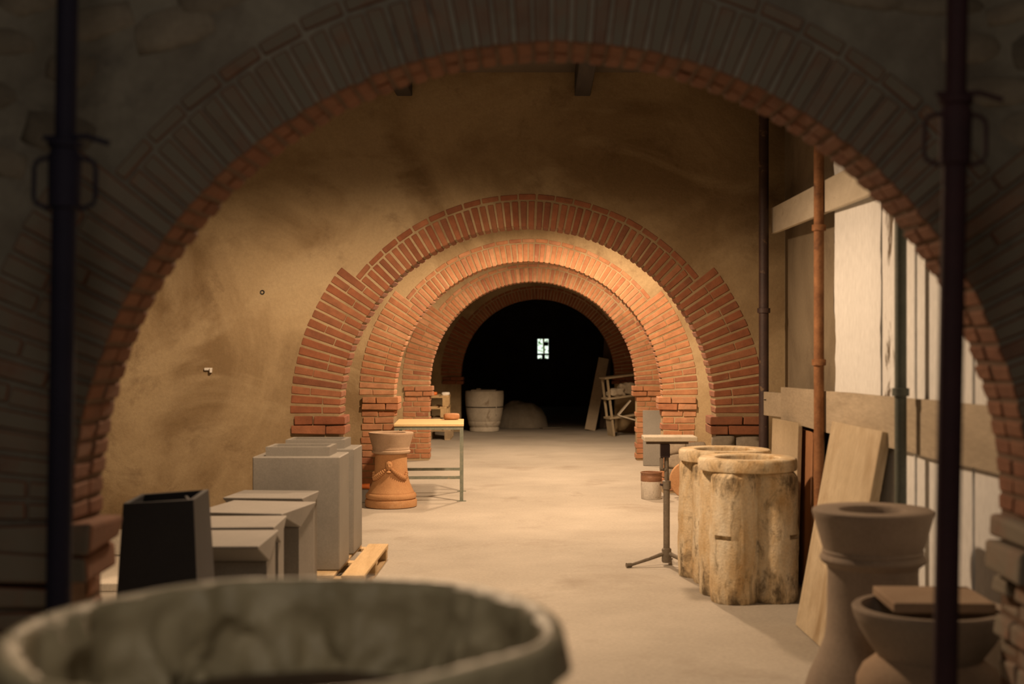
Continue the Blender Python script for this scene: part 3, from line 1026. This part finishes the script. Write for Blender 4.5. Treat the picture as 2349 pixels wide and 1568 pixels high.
# dark tapered box, open at the top
dbx = thing('slate_box', 'tall dark slate box with an open crooked top behind the tub', 'box', (-1.60, 5.50, 0))
H = 0.965
tw, td, bw_, bd = 0.148, 0.125, 0.20, 0.17
vs = []
for (w_, d_, z_) in ((bw_, bd, 0), (tw, td, H), (tw - 0.02, td - 0.02, H), (bw_ - 0.03, bd - 0.03, 0.05)):
    vs += [(-w_, -d_, z_ - (0.012 if z_ == H else 0)), (w_, -d_, z_ + (0.004 if z_ == H else 0)), (w_, d_, z_ + (0.02 if z_ == H else 0)), (-w_, d_, z_)]
fs = [(0, 1, 2, 3)]
for k in range(3):
    for j in range(4):
        fs.append((k * 4 + j, k * 4 + (j + 1) % 4, k * 4 + 4 + (j + 1) % 4, k * 4 + 4 + j))
fs.append((12, 13, 14, 15))
MB().add(vs, fs).build('shell', M['dark_cast'], dbx, bevel=0.0)
MB().prism([(tw - 0.028, -td + 0.03), (tw - 0.016, -td + 0.03), (0.062, td - 0.03), (0.05, td - 0.03)], 'z', H - 0.2, H - 0.004).build('inner_fin', M['dark_cast'], dbx)

# pale slab and block lying at the left, seen past the left jamb
o = MB().box(-0.55, 0.55, -0.55, 0.55, 0, 0.055).build('floor_slab', M['white_stone'], bevel=0.006, loc=(-2.95, 9.0, 0.0), rot=(0, 0, radians(2)))
tag(o, 'pale flat slab lying on the floor behind the left jamb', 'slab')
o = MB().box(-0.30, 0.30, -0.06, 0.06, 0, 0.19).build('stone_block', M['white_stone'], bevel=0.012, jitter=0.004, segs=2, loc=(-3.05, 10.0, 0.0))
tag(o, 'low pale stone block against the plaster wall behind the flat slab', 'stone block')


# ------------------------------------------------------------------ terracotta pedestal pot with mask and swags
pot = thing('terracotta_pot', 'terracotta pedestal pot with a mask and garland relief, beside the metal table', 'pot', ((897 - VPX) * 13.05 / F, 13.05, 0))
k = 13.05 / F
prof = [(56, 0), (59, 2), (59.5, 15), (58, 17.5), (55, 18.5), (55, 19.5), (57.5, 21), (58.5, 26), (56, 31), (53, 32.5), (53, 34), (51.5, 36),
        (47, 46), (43, 55), (40.5, 64), (38.6, 74), (37.4, 88), (36.5, 104), (36.5, 122)]
MB().lathe([(r * k, z * k) for r, z in prof], 64, True, True).build('body', M['terracotta'], pot, smooth=True)
prof2 = [(36, 121.5), (40, 122.5), (44, 124.5), (44.5, 128), (42.5, 129.5), (42, 131), (42.8, 133), (42, 135), (43, 139), (47, 152), (50.5, 165), (51.5, 168), (51, 170), (49.5, 170.5), (34, 170.0), (32.5, 168), (31.5, 150), (31, 128)]
MB().lathe([(r * k, z * k) for r, z in prof2], 64, False, True).build('flared_rim', M['terracotta_pale'], pot, smooth=True)


def surf_r(z):
    for (r0, z0), (r1, z1) in zip(prof, prof[1:]):
        if z0 <= z <= z1:
            return (r0 + (r1 - r0) * (z - z0) / max(1e-6, z1 - z0))
    return 36.5


mask_a = radians(-91)


def on_pot(da, z, out=0.0):
    r = (surf_r(z) + out) * k
    return Vector((r * cos(mask_a + da), r * sin(mask_a + da), z * k))


mk = bmesh.new()
bmesh.ops.create_icosphere(mk, subdivisions=4, radius=1)
for v_ in mk.verts:
    x, y, z = v_.co
    d = 1.0
    nose = math.exp(-((x * 6) ** 2)) * math.exp(-((z + 0.05) * 3.2) ** 2)
    eyes = math.exp(-(((abs(x) - 0.36) * 6) ** 2)) * math.exp(-((z - 0.22) * 7) ** 2)
    brow = math.exp(-(((abs(x) - 0.36) * 4) ** 2)) * math.exp(-((z - 0.40) * 9) ** 2)
    mouth = math.exp(-((x * 3.2) ** 2)) * math.exp(-((z + 0.46) * 10) ** 2)
    hair = 0.10 * noise.noise(Vector((x * 6, y * 6, z * 6))) if z > 0.45 or z < -0.6 or abs(x) > 0.7 else 0
    v_.co = Vector((x * 8.2 * (1.0 - 0.18 * max(0, -z)) + hair * 8, y * 5 * (1 + 0.0), z * 11 + hair * 6)) * k
    if y < 0:
        v_.co.y += (-nose * 2.2 + eyes * 1.6 - brow * 1.0 + mouth * 1.4) * k
me = bpy.data.meshes.new('mask')
mk.to_mesh(me)
mk.free()
for p_ in me.polygons:
    p_.use_smooth = True
put('mask', me, M['terracotta'], pot, on_pot(0, 96, 1.0), (0, 0, mask_a + pi / 2))
MB().lathe([(5.5 * k, 0), (6.5 * k, 1.5 * k), (3 * k, 5 * k), (0.5 * k, 6 * k)], 12, True, True).build('beard', M['terracotta'], pot, smooth=True, loc=on_pot(0, 80.5, 0.5))
for s in (-1, 1):
    pts, rad = [], []
    for i in range(26):
        u = i / 25
        da = s * (0.12 + 1.15 * u)
        z = 90 - 24 * sin(pi * min(1.0, u * 0.9) * 0.62) ** 1.0 + 3 * max(0, u - 0.75) * 20
        pts.append(on_pot(da, z, 1.5))
        rad.append(k * (3.0 + 3.2 * sin(pi * u) + 0.9 * (-1) ** i))
    MB().tube(pts, 0.01, 10, True, rad).build('garland', M['terracotta'], pot, smooth=True)

# orange-handled tool on a grey block, beside the pot
tag(MB().box(-0.16, 0.12, -0.1, 0.1, 0, 0.135).build('kerb_stone', M['grey_stone'], bevel=0.01, loc=((836 - VPX) * 13.45 / F - 0.06, 13.45, 0)),
    'low grey stone lying by the brick pier behind the garland pot', 'stone')
ot = MB().tube([(-0.10, 0, 0), (0.0, 0, 0.004), (0.045, 0, 0.002)], 0.02, 12, True, [0.02, 0.027, 0.03])
tag(ot.build('tool_handle', M['orange'], smooth=True, loc=((838 - VPX) * 13.4 / F, 13.4, 0.165)), 'bright orange tool handle lying on a low grey stone', 'tool')

# ------------------------------------------------------------------ workbench
tb = thing('metal_table', 'narrow workbench with yellow wooden top and worn green steel legs', 'table', (-0.795, 13.48, 0), radians(3.3))
TWd, TLn, TH = 0.735, 1.0, 0.815
MB().box(-TWd, 0.0, 0, TLn, TH - 0.025, TH).build('table_top', M['table_wood'], tb, bevel=0.003)
apr = MB()
apr.box(-TWd + 0.005, -0.005, 0.01, 0.045, TH - 0.06, TH - 0.025).box(-TWd + 0.005, -0.005, TLn - 0.045, TLn - 0.01, TH - 0.06, TH - 0.025)
apr.box(-TWd + 0.005, -TWd + 0.04, 0.045, TLn - 0.045, TH - 0.06, TH - 0.025).box(-0.04, -0.005, 0.045, TLn - 0.045, TH - 0.06, TH - 0.025)
apr.build('apron', M['table_steel'], tb)
for x in (-TWd + 0.005, -0.042):
    for y in (0.01, TLn - 0.047):
        lg_ = MB().box(x, x + 0.037, y, y + 0.037, 0.006, TH - 0.06).build('leg', M['table_steel'], tb)
        MB().box(x - 0.03, x + 0.067, y - 0.01, y + 0.047, 0.0, 0.006).build('foot_plate', M['table_steel'], lg_)
for y in (0.012, TLn - 0.042):
    MB().box(-TWd + 0.04, -0.042, y, y + 0.03, 0.235, 0.265).build('stretcher', M['table_steel'], tb)
me = lump_mesh(4.2, 0.085, 0.06, 0.035, 3, 0.2)
o = put('clay_loaf', me, M['board_red'], None, (-0.98, 14.30, TH + 0.038), (0, 0, 0.2))
tag(o, 'dark red lump of clay on the far edge of the yellow workbench top', 'clay')

# ------------------------------------------------------------------ right: tripod stand with board
st = thing('modelling_stand', 'steel tripod stand carrying a flat board, beside the lobed stone vessels', 'stand', ((1529 - VPX) * 9.5 / F, 9.5, 0))
MB().box(-0.175, 0.215, -0.14, 0.14, 0.925, 0.958).build('board', M['plank_pale'], st, bevel=0.004)
MB().box(-0.15, 0.16, -0.03, 0.03, 0.900, 0.925).build('board_batten', M['board_dark'], st)
MB().box(-0.045, 0.022, -0.04, 0.04, 0.80, 0.90).build('head', M['dark_steel'], st, bevel=0.004)
MB().box(-0.05, -0.025, -0.03, 0.03, 0.71, 0.80).box(-0.05, 0.0, -0.02, 0.02, 0.70, 0.72).build('bracket', M['stand_steel'], st, bevel=0.003)
MB().lathe([(0.017, 0.55), (0.017, 0.80)], 16).build('inner_tube', M['stand_steel'], st, smooth=True)
MB().lathe([(0.024, 0.10), (0.024, 0.60)], 20).build('outer_tube', M['stand_steel'], st, smooth=True)
cr_ = MB().lathe([(0.024, 0.56), (0.032, 0.565), (0.032, 0.625), (0.018, 0.63)], 20).build('clamp_ring', M['stand_steel'], st, smooth=True)
MB().tube([(-0.028, -0.01, 0.595), (-0.05, -0.012, 0.60)], 0.008, 8).build('clamp_knob', M['dark_steel'], cr_)
MB().lathe([(0.03, 0.02), (0.036, 0.03), (0.036, 0.12), (0.025, 0.13)], 20).build('hub', M['stand_steel'], st, smooth=True)
for a in (radians(200), radians(318), radians(80)):
    lg_ = MB().tube([(0.025 * cos(a), 0.025 * sin(a), 0.088), (0.14 * cos(a), 0.14 * sin(a), 0.055), (0.30 * cos(a), 0.30 * sin(a), 0.016)], 0.013, 10, True, [0.017, 0.014, 0.012]).build('leg', M['stand_steel'], st, smooth=True)
    MB().tube([(0.285 * cos(a), 0.285 * sin(a), 0.018), (0.325 * cos(a), 0.325 * sin(a), 0.018)], 0.018, 10).build('foot_cap', M['stand_steel'], lg_, smooth=True)


# ------------------------------------------------------------------ lobed stone vessels
def lobe_r(phi, rot, a=0.150, d=0.190):
    best = 0
    for q_ in range(4):
        p_ = rot + q_ * pi / 2
        s_ = d * sin(phi - p_)
        if abs(s_) < a:
            r_ = d * cos(phi - p_) + sqrt(a * a - s_ * s_)
            best = max(best, r_)
    return best


def make_vessel(label, x, y, rot, seed):
    t = thing('lobed_vessel', label, 'stone vessel', (x, y, 0), 0, None)
    n = 160
    zs = [0.0, 0.012, 0.06, 0.12, 0.2, 0.28, 0.34, 0.401, 0.402, 0.431, 0.432, 0.5, 0.56, 0.62, 0.68, 0.74, 0.79, 0.815, 0.823]
    vs, fs = [], []
    for i, z in enumerate(zs):
        for j in range(n):
            ph = 2 * pi * j / n
            r = lobe_r(ph, rot)
            r *= 1 + 0.022 * noise.noise(Vector((cos(ph) * 3 + seed, sin(ph) * 3, z * 5)))
            r += 0.010 * noise.noise(Vector((cos(ph) * 14, sin(ph) * 14 + seed, z * 16)))
            if z < 0.02:
                r -= 0.012 * (1 - z / 0.02)
            if z > 0.8:
                r -= 0.03 * (z - 0.8) / 0.023
            if z > 0.45:
                r -= 0.006
            da = (ph - rot) % (pi / 2)
            da = min(da, pi / 2 - da)
            if 0.402 <= z <= 0.431 and da < 0.17:
                r -= 0.045
            vs.append((r * cos(ph), r * sin(ph), z))
    for i in range(len(zs) - 1):
        for j in range(n):
            k_ = (j + 1) % n
            fs.append((i * n + j, i * n + k_, (i + 1) * n + k_, (i + 1) * n + j))
    fs.append(tuple(range(n))[::-1])
    fs.append(tuple((len(zs) - 1) * n + j for j in range(n)))
    MB().add(vs, fs).build('body', M['weathered'], t, smooth=True)
    rim = [(0.21, 0.823), (0.305, 0.823), (0.317, 0.828), (0.321, 0.84), (0.322, 0.885), (0.317, 0.898), (0.308, 0.904), (0.215, 0.904), (0.205, 0.896), (0.20, 0.824)]
    MB().lathe(rim, 72, False, False, 0.03, seed).build('rim', M['weathered'], t, smooth=True)
    MB().lathe([(0.20, 0.825), (0.198, 0.84), (0.0, 0.835)][:2], 40, True, True).build('shade_disc', M['board_dark'], t, smooth=True)  # dark disc paints in the shade of the hollow rim opening
    return t


rot0 = math.atan2(-0.8, -0.6)
make_vessel('weathered lobed stone vessel with round rim, nearer of the pair', 1.35, 8.29, rot0, 1.0)
make_vessel('weathered lobed stone vessel with round rim, partly hidden behind the nearer one', 1.30, 8.975, rot0 + 0.12, 6.0)

# ------------------------------------------------------------------ boards leaning on the right wall
def leaning(name, label, cat, b0, b1, height, lean, thick, mat, corner=0.0, corner_left=0.0):
    """Sheet standing on the floor line b0 (far) to b1 (near), leaning by `lean` towards +X at its top."""
    b0, b1 = Vector((b0[0], b0[1], 0)), Vector((b1[0], b1[1], 0))
    w = (b1 - b0).length
    pts = [(0, 0), (w, 0)]
    if corner:
        pts += [(w, height - corner), (w - corner * 0.3, height - corner * 0.3), (w - corner, height)]
    else:
        pts += [(w, height)]
    if corner_left:
        pts += [(corner_left, height), (0, height - corner_left)]
    else:
        pts += [(0, height)]
    o = MB().prism(pts, 'y', 0, thick).build(name, mat, bevel=0.003)
    u = (b1 - b0).normalized()
    nrm = Vector((-u.y, u.x, 0))          # to the left of the run: +X when running towards the camera
    if nrm.x < 0:
        nrm = -nrm
    tilt = math.asin(max(-1, min(1, lean / height)))
    zax = (Vector((0, 0, 1)) * cos(tilt) + nrm * sin(tilt)).normalized()
    yax = zax.cross(u).normalized()
    if yax.x < 0:
        yax = -yax
    mtx = Matrix((u, yax, zax)).transposed().to_4x4()
    o.matrix_world = Matrix.Translation(b0 + Vector((0, 0, 0.004))) @ mtx
    tag(o, label, cat)
    return o


leaning('leaning_slab', 'pale veined slab leaning on the right wall behind the big grey pot', 'slab', (1.485, 7.42), (1.52, 6.47), 1.20, 0.215, 0.05, M['slab_pale'])
leaning('leaning_board', 'tan board leaning at the wall behind the lobed vessels', 'board', (1.655, 9.25), (1.715, 8.62), 1.10, 0.03, 0.03, M['board_tan'], 0.02)
leaning('leaning_board', 'red-brown board leaning between the tan board and the rusty post', 'board', (1.765, 9.1), (1.785, 8.45), 1.05, 0.02, 0.02, M['board_red'], 0.05)
leaning('leaning_board', 'dark board leaning against the wall behind the red-brown board', 'board', (1.825, 9.3), (1.84, 8.45), 1.14, 0.02, 0.03, M['board_dark'], 0.12)


# ------------------------------------------------------------------ big pots in the right foreground
def pot_from(name, label, px, D, prof_px, mat, seg=72, wob=0.0):
    """prof_px: (half width in px, y px) from floor upwards; heights follow the distance D."""
    kk = D / F
    t = thing(name, label, 'pot', ((px - VPX) * kk, D, 0))
    return t, [(r * kk, EYE - (y - VPY) * kk) for r, y in prof_px]


D1 = 5.35
t1, pr = pot_from('grey_pot', 'large grey clay pot with flared rim and ringed neck, before the leaning slab', 2002, D1,
                  [(103, 1500), (102, 1400), (101, 1310), (103, 1298)], None)
k1 = D1 / F
body = [(0.30, 0.0), (0.31, 0.01), (0.31, 0.07), (0.295, 0.085), (0.295, 0.095), (0.29, 0.15), (0.262, 0.24), (0.225, 0.32), (0.198, 0.39), (0.190, 0.45), (0.187, 0.55), (0.185, 0.67), (0.188, 0.70)]
MB().lathe(body, 72, True, True).build('body', M['clay_grey'], t1, smooth=True)
ring = [(0.187, 0.695), (0.195, 0.702), (0.212, 0.715), (0.219, 0.728), (0.213, 0.742), (0.206, 0.748), (0.209, 0.757), (0.205, 0.768)]
MB().lathe(ring, 72, False, False).build('neck_ring', M['clay_grey'], t1, smooth=True)
rim = [(0.203, 0.765), (0.210, 0.785), (0.228, 0.845), (0.244, 0.905), (0.249, 0.920), (0.248, 0.929), (0.241, 0.934), (0.160, 0.934), (0.140, 0.930), (0.128, 0.915), (0.125, 0.80)]
MB().lathe(rim, 72, False, True).build('flared_rim', M['clay_grey'], t1, smooth=True)

D2 = 4.70
t2 = thing('bowl_pot', 'wide grey clay bowl on a swelling foot, right foreground behind the red prop', 'pot', ((2132 - VPX) * D2 / F, D2, 0))
foot = [(0.24, 0.0), (0.25, 0.02), (0.25, 0.08), (0.22, 0.10), (0.215, 0.22), (0.245, 0.27), (0.262, 0.33), (0.262, 0.385), (0.24, 0.43), (0.20, 0.462), (0.185, 0.475)]
MB().lathe(foot, 64, True, True).build('foot', M['terracotta_pale'], t2, smooth=True)
bowl = [(0.185, 0.470), (0.192, 0.485), (0.225, 0.53), (0.252, 0.575), (0.262, 0.600), (0.266, 0.606), (0.270, 0.618), (0.277, 0.640), (0.278, 0.650), (0.272, 0.658), (0.245, 0.658), (0.24, 0.64), (0.18, 0.50)]
MB().lathe(bowl, 72, False, True).build('bowl', M['clay_grey'], t2, smooth=True)
sl = MB().box(-0.18, 0.18, -0.17, 0.17, 0, 0.036).build('square_slab', M['terracotta_pale'], bevel=0.004)
sl.location = (1.452, 4.73, 0.659)
sl.rotation_euler = (0, 0, radians(-2))
tag(sl, 'flat square clay slab lying on top of the wide grey bowl', 'slab')

# ------------------------------------------------------------------ things beyond the middle arch, right side
bk = thing('paint_bucket', 'scuffed white paint bucket with brown spilled rim beyond the tripod stand', 'bucket', ((1494 - VPX) * 13.72 / F, 13.72, 0))
MB().lathe([(0.104, 0.0), (0.108, 0.006), (0.112, 0.19)], 40, True, False).build('body', M['bucket_white'], bk, smooth=True)
MB().lathe([(0.112, 0.19), (0.1135, 0.195), (0.1135, 0.245), (0.111, 0.25), (0.1135, 0.255), (0.1125, 0.275)], 40, False, False).build('spill_band', M['bucket_brown'], bk, smooth=True)
MB().lathe([(0.1125, 0.272), (0.117, 0.276), (0.117, 0.288), (0.110, 0.290), (0.104, 0.284), (0.103, 0.25)], 40, False, True).build('lip', M['bucket_brown'], bk, smooth=True)

cdsc = MB().lathe([(0.19, 0.0), (0.2, 0.01), (0.2, 0.035), (0.192, 0.045)], 56).build('clay_disc', M['clay_disc'], smooth=True)
cdsc.location = ((1578 - VPX) * 13.75 / F, 13.75, 0.2)
cdsc.rotation_euler = (radians(102 - 90 + 90 - 8), 0, 0)
cdsc.location.z = 0.203
tag(cdsc, 'round orange clay disc stood on edge behind the lobed vessels', 'disc')

gs = MB().box(-0.125, 0.125, -0.02, 0.02, 0, 0.76).build('grey_slab', M['grey_stone'], bevel=0.005)
gs.location = ((1497 - VPX) * 17.55 / F, 17.6, 0.002)
gs.rotation_euler = (radians(-4), 0, 0)
tag(gs, 'narrow grey stone slab standing against the right brick pier', 'slab')
rb_ = [(1.52, 14.02, 0.20, 0.13, 'rough stone lump at the foot of the right pier, bottom of two'), (1.50, 14.04, 0.17, 0.42, 'rough stone lump at the foot of the right pier, upper of two')]

# shelf unit, tilted, before the store arch
sh = thing('shelf_unit', 'old tilted wooden shelf unit holding sacks by the dark store doorway', 'shelf', ((1407 - VPX) * 23.5 / F, 23.5, 0.0), 0)
sh.rotation_euler = (0, radians(-7.0), radians(14))
for (x, y) in ((0, 0), (0, 0.32), (0.66, 0), (0.66, 0.32)):
    MB().box(x, x + 0.04, y, y + 0.04, 0.0 if x == 0 else 0.0, 1.06).build('upright', M['shelf_wood'], sh, bevel=0.003)
for z in (0.32, 0.68, 1.06):
    MB().box(-0.03, 0.73, -0.02, 0.38, z, z + 0.035).build('shelf_board', M['shelf_wood'], sh, bevel=0.003)
MB().box(0.0, 0.03, 0.04, 0.32, 0.0, 0.32).build('side_panel', M['shelf_wood'], sh)
blk = MB().box(-0.10, 0.10, -0.16, 0.16, 0, 0.075).build('wood_block', M['shelf_wood'], bevel=0.004)
blk.location = (sh.location.x + 0.62, 23.79, 0)
tag(blk, 'wooden block wedged under the raised end of the tilted shelf unit', 'block')


def in_shelf(px, py, pz):
    return sh.matrix_basis @ Vector((px, py, pz))


for (x, y, z, sx, sz, sd, lb) in ((0.19, 0.12, 0.785, 0.15, 0.075, 1.0, 'crumpled pale sack spilling over the edge of the upper shelf'),
                                  (0.40, 0.18, 0.825, 0.15, 0.115, 5.0, 'darker bundled sack behind the pale one on the upper shelf')):
    me = lump_mesh(sd, sx, 0.13, sz, 4, 0.5)
    for v_ in me.vertices:
        v_.co += Vector((0, 0, 1)) * 0.03 * noise.noise(v_.co * 14) + Vector((1, 0, 0)) * 0.02 * noise.noise(v_.co * 11 + Vector((3, 0, 0)))
    o = put('sack', me, M['sack'], None, in_shelf(x, y, z), (0, 0, 0.3))
    tag(o, lb, 'sack')
tr = thing('wooden_tray', 'open wooden tray tipped on its corner beside the shelf unit', 'tray', in_shelf(0.17, 0.10, 0.362))
MB().box(0, 0.40, -0.15, 0.15, 0, 0.02).build('bottom', M['plank_pale'], tr, rot=(0, radians(16), 0))
MB().box(0, 0.36, -0.15, 0.15, 0, 0.02).build('side', M['plank_pale'], tr, rot=(0, radians(-50), 0))

# planks in the mouth of the store
def stick(name, label, a, b, w, th, mat, cat='plank'):
    a, b = Vector(a), Vector(b)
    v_ = b - a
    z_ = v_.normalized()
    x_ = Vector((1, 0, 0)) - z_ * z_.x
    x_.normalize()
    y_ = z_.cross(x_)
    o = MB().box(-w / 2, w / 2, -th / 2, th / 2, 0, v_.length).build(name, mat, bevel=0.003)
    o.matrix_world = Matrix.Translation(a) @ Matrix((x_, y_, z_)).transposed().to_4x4()
    return tag(o, label, cat)


stick('leaning_plank', 'wide dusty plank leaning inside the mouth of the dark store', (1.00, 25.25, 0.01), (1.30, 25.75, 1.42), 0.21, 0.03, M['plank_grey'])
stick('leaning_plank', 'dark narrow plank leaning deeper in the store behind the wide plank', (1.30, 25.9, 0.01), (1.42, 26.3, 1.95), 0.16, 0.03, M['board_dark'])

# ------------------------------------------------------------------ beyond the middle arch, left side
names = ['aged wooden pallet lying on the floor, lowest of the stack behind the workbench',
         'aged wooden pallet, second from the floor in the stack behind the workbench',
         'paler wooden pallet, third from the floor in the stack behind the workbench',
         'yellow pine pallet on top of the stack behind the workbench']
for i in range(4):
    make_pallet('pallet', names[i], 0.80, 0.80, 0.195, M['pallet_grey'] if i < 2 else M['pallet_wood'],
                (-1.98 + (0.02, -0.01, -0.045, -0.03)[i], 23.0, 0.197 * i), radians((0, 1.5, -1, 2)[i]), 'pallets stacked behind the workbench')
me = lump_mesh(2.2, 0.07, 0.06, 0.03, 3, 0.3)
o = put('paper_bag', me, M['white_paint'], None, (-1.66, 22.72, 0.785 + 0.028))
tag(o, 'crumpled white paper bag on the topmost pallet', 'bag')
o = put('orange_cap', lump_mesh(3.0, 0.045, 0.045, 0.03, 3, 0.1), M['orange'], None, (-1.86, 22.75, 0.785 + 0.03))
tag(o, 'small orange cap on the topmost pallet', 'cap')

vat = thing('white_vat', 'stained white lidded vat with a dark iron band at the store doorway', 'vat', ((1111 - VPX) * 25.0 / F, 25.05, 0))
kv = 25.0 / F
vp = [(31, 0), (33.5, 1), (34, 8), (32, 11), (35, 13), (37, 19), (37.5, 22), (36.5, 23.5), (38, 25), (41, 40), (43, 56), (44, 70), (44.5, 84), (44, 86), (44, 91), (43, 93)]
MB().lathe([(r * kv, z * kv) for r, z in vp], 64, True, True).build('body', M['vat_white'], vat, smooth=True)
MB().lathe([(43.2 * kv, 55.5 * kv), (43.9 * kv, 55.5 * kv), (44.0 * kv, 57.5 * kv), (43.3 * kv, 57.5 * kv)], 64, False, False).build('iron_band', M['black_iron'], vat)
lid_ = MB().box(-30 * kv, 27 * kv, -28 * kv, 30 * kv, 93 * kv, 95.5 * kv).build('lid', M['vat_white'], vat, bevel=0.005)
MB().box(-18 * kv, -8 * kv, -10 * kv, 0, 95.5 * kv, 98.5 * kv).build('lid_grip', M['vat_white'], lid_, bevel=0.005)
MB().box(27.5 * kv, 29.5 * kv, -36 * kv, -32 * kv, 40 * kv, 92 * kv).build('stave_strip', M['vat_white'], vat, bevel=0.003)

# dusty heap under a tarp
hb = bmesh.new()
bmesh.ops.create_grid(hb, x_segments=40, y_segments=30, size=1.0)
for v_ in hb.verts:
    x, y = v_.co.x, v_.co.y
    d = max(0.0, 1 - (abs(x) ** 2.6 + abs(y) ** 2.6))
    h = 0.52 * d ** 0.55 * (1 + 0.18 * noise.noise(Vector((x * 2.4, y * 2.4, 1)))) + 0.02 * noise.noise(Vector((x * 9, y * 9, 4))) * (d > 0.02)
    v_.co = Vector((x * 0.55, y * 0.5, max(0.0, h) + 0.003))
me = bpy.data.meshes.new('heap')
hb.to_mesh(me)
hb.free()
for p_ in me.polygons:
    p_.use_smooth = True
o = put('covered_heap', me, M['sheet_grey'], None, ((1196 - VPX) * 26.3 / F, 26.45, 0.0))
tag(o, 'dusty grey covered heap on the store floor beside the white vat', 'heap')
fl = MB().box(-0.20, 0.20, -0.12, 0.12, 0, 0.012).build('floor_sheet', M['sheet_grey'], jitter=0.006)
fl.location = ((1252 - VPX) * 25.9 / F + 0.1, 25.9, 0.008)
fl.rotation_euler = (0, 0, 0.3)
tag(fl, 'flat scrap of grey sheet on the floor right of the covered heap', 'sheet')
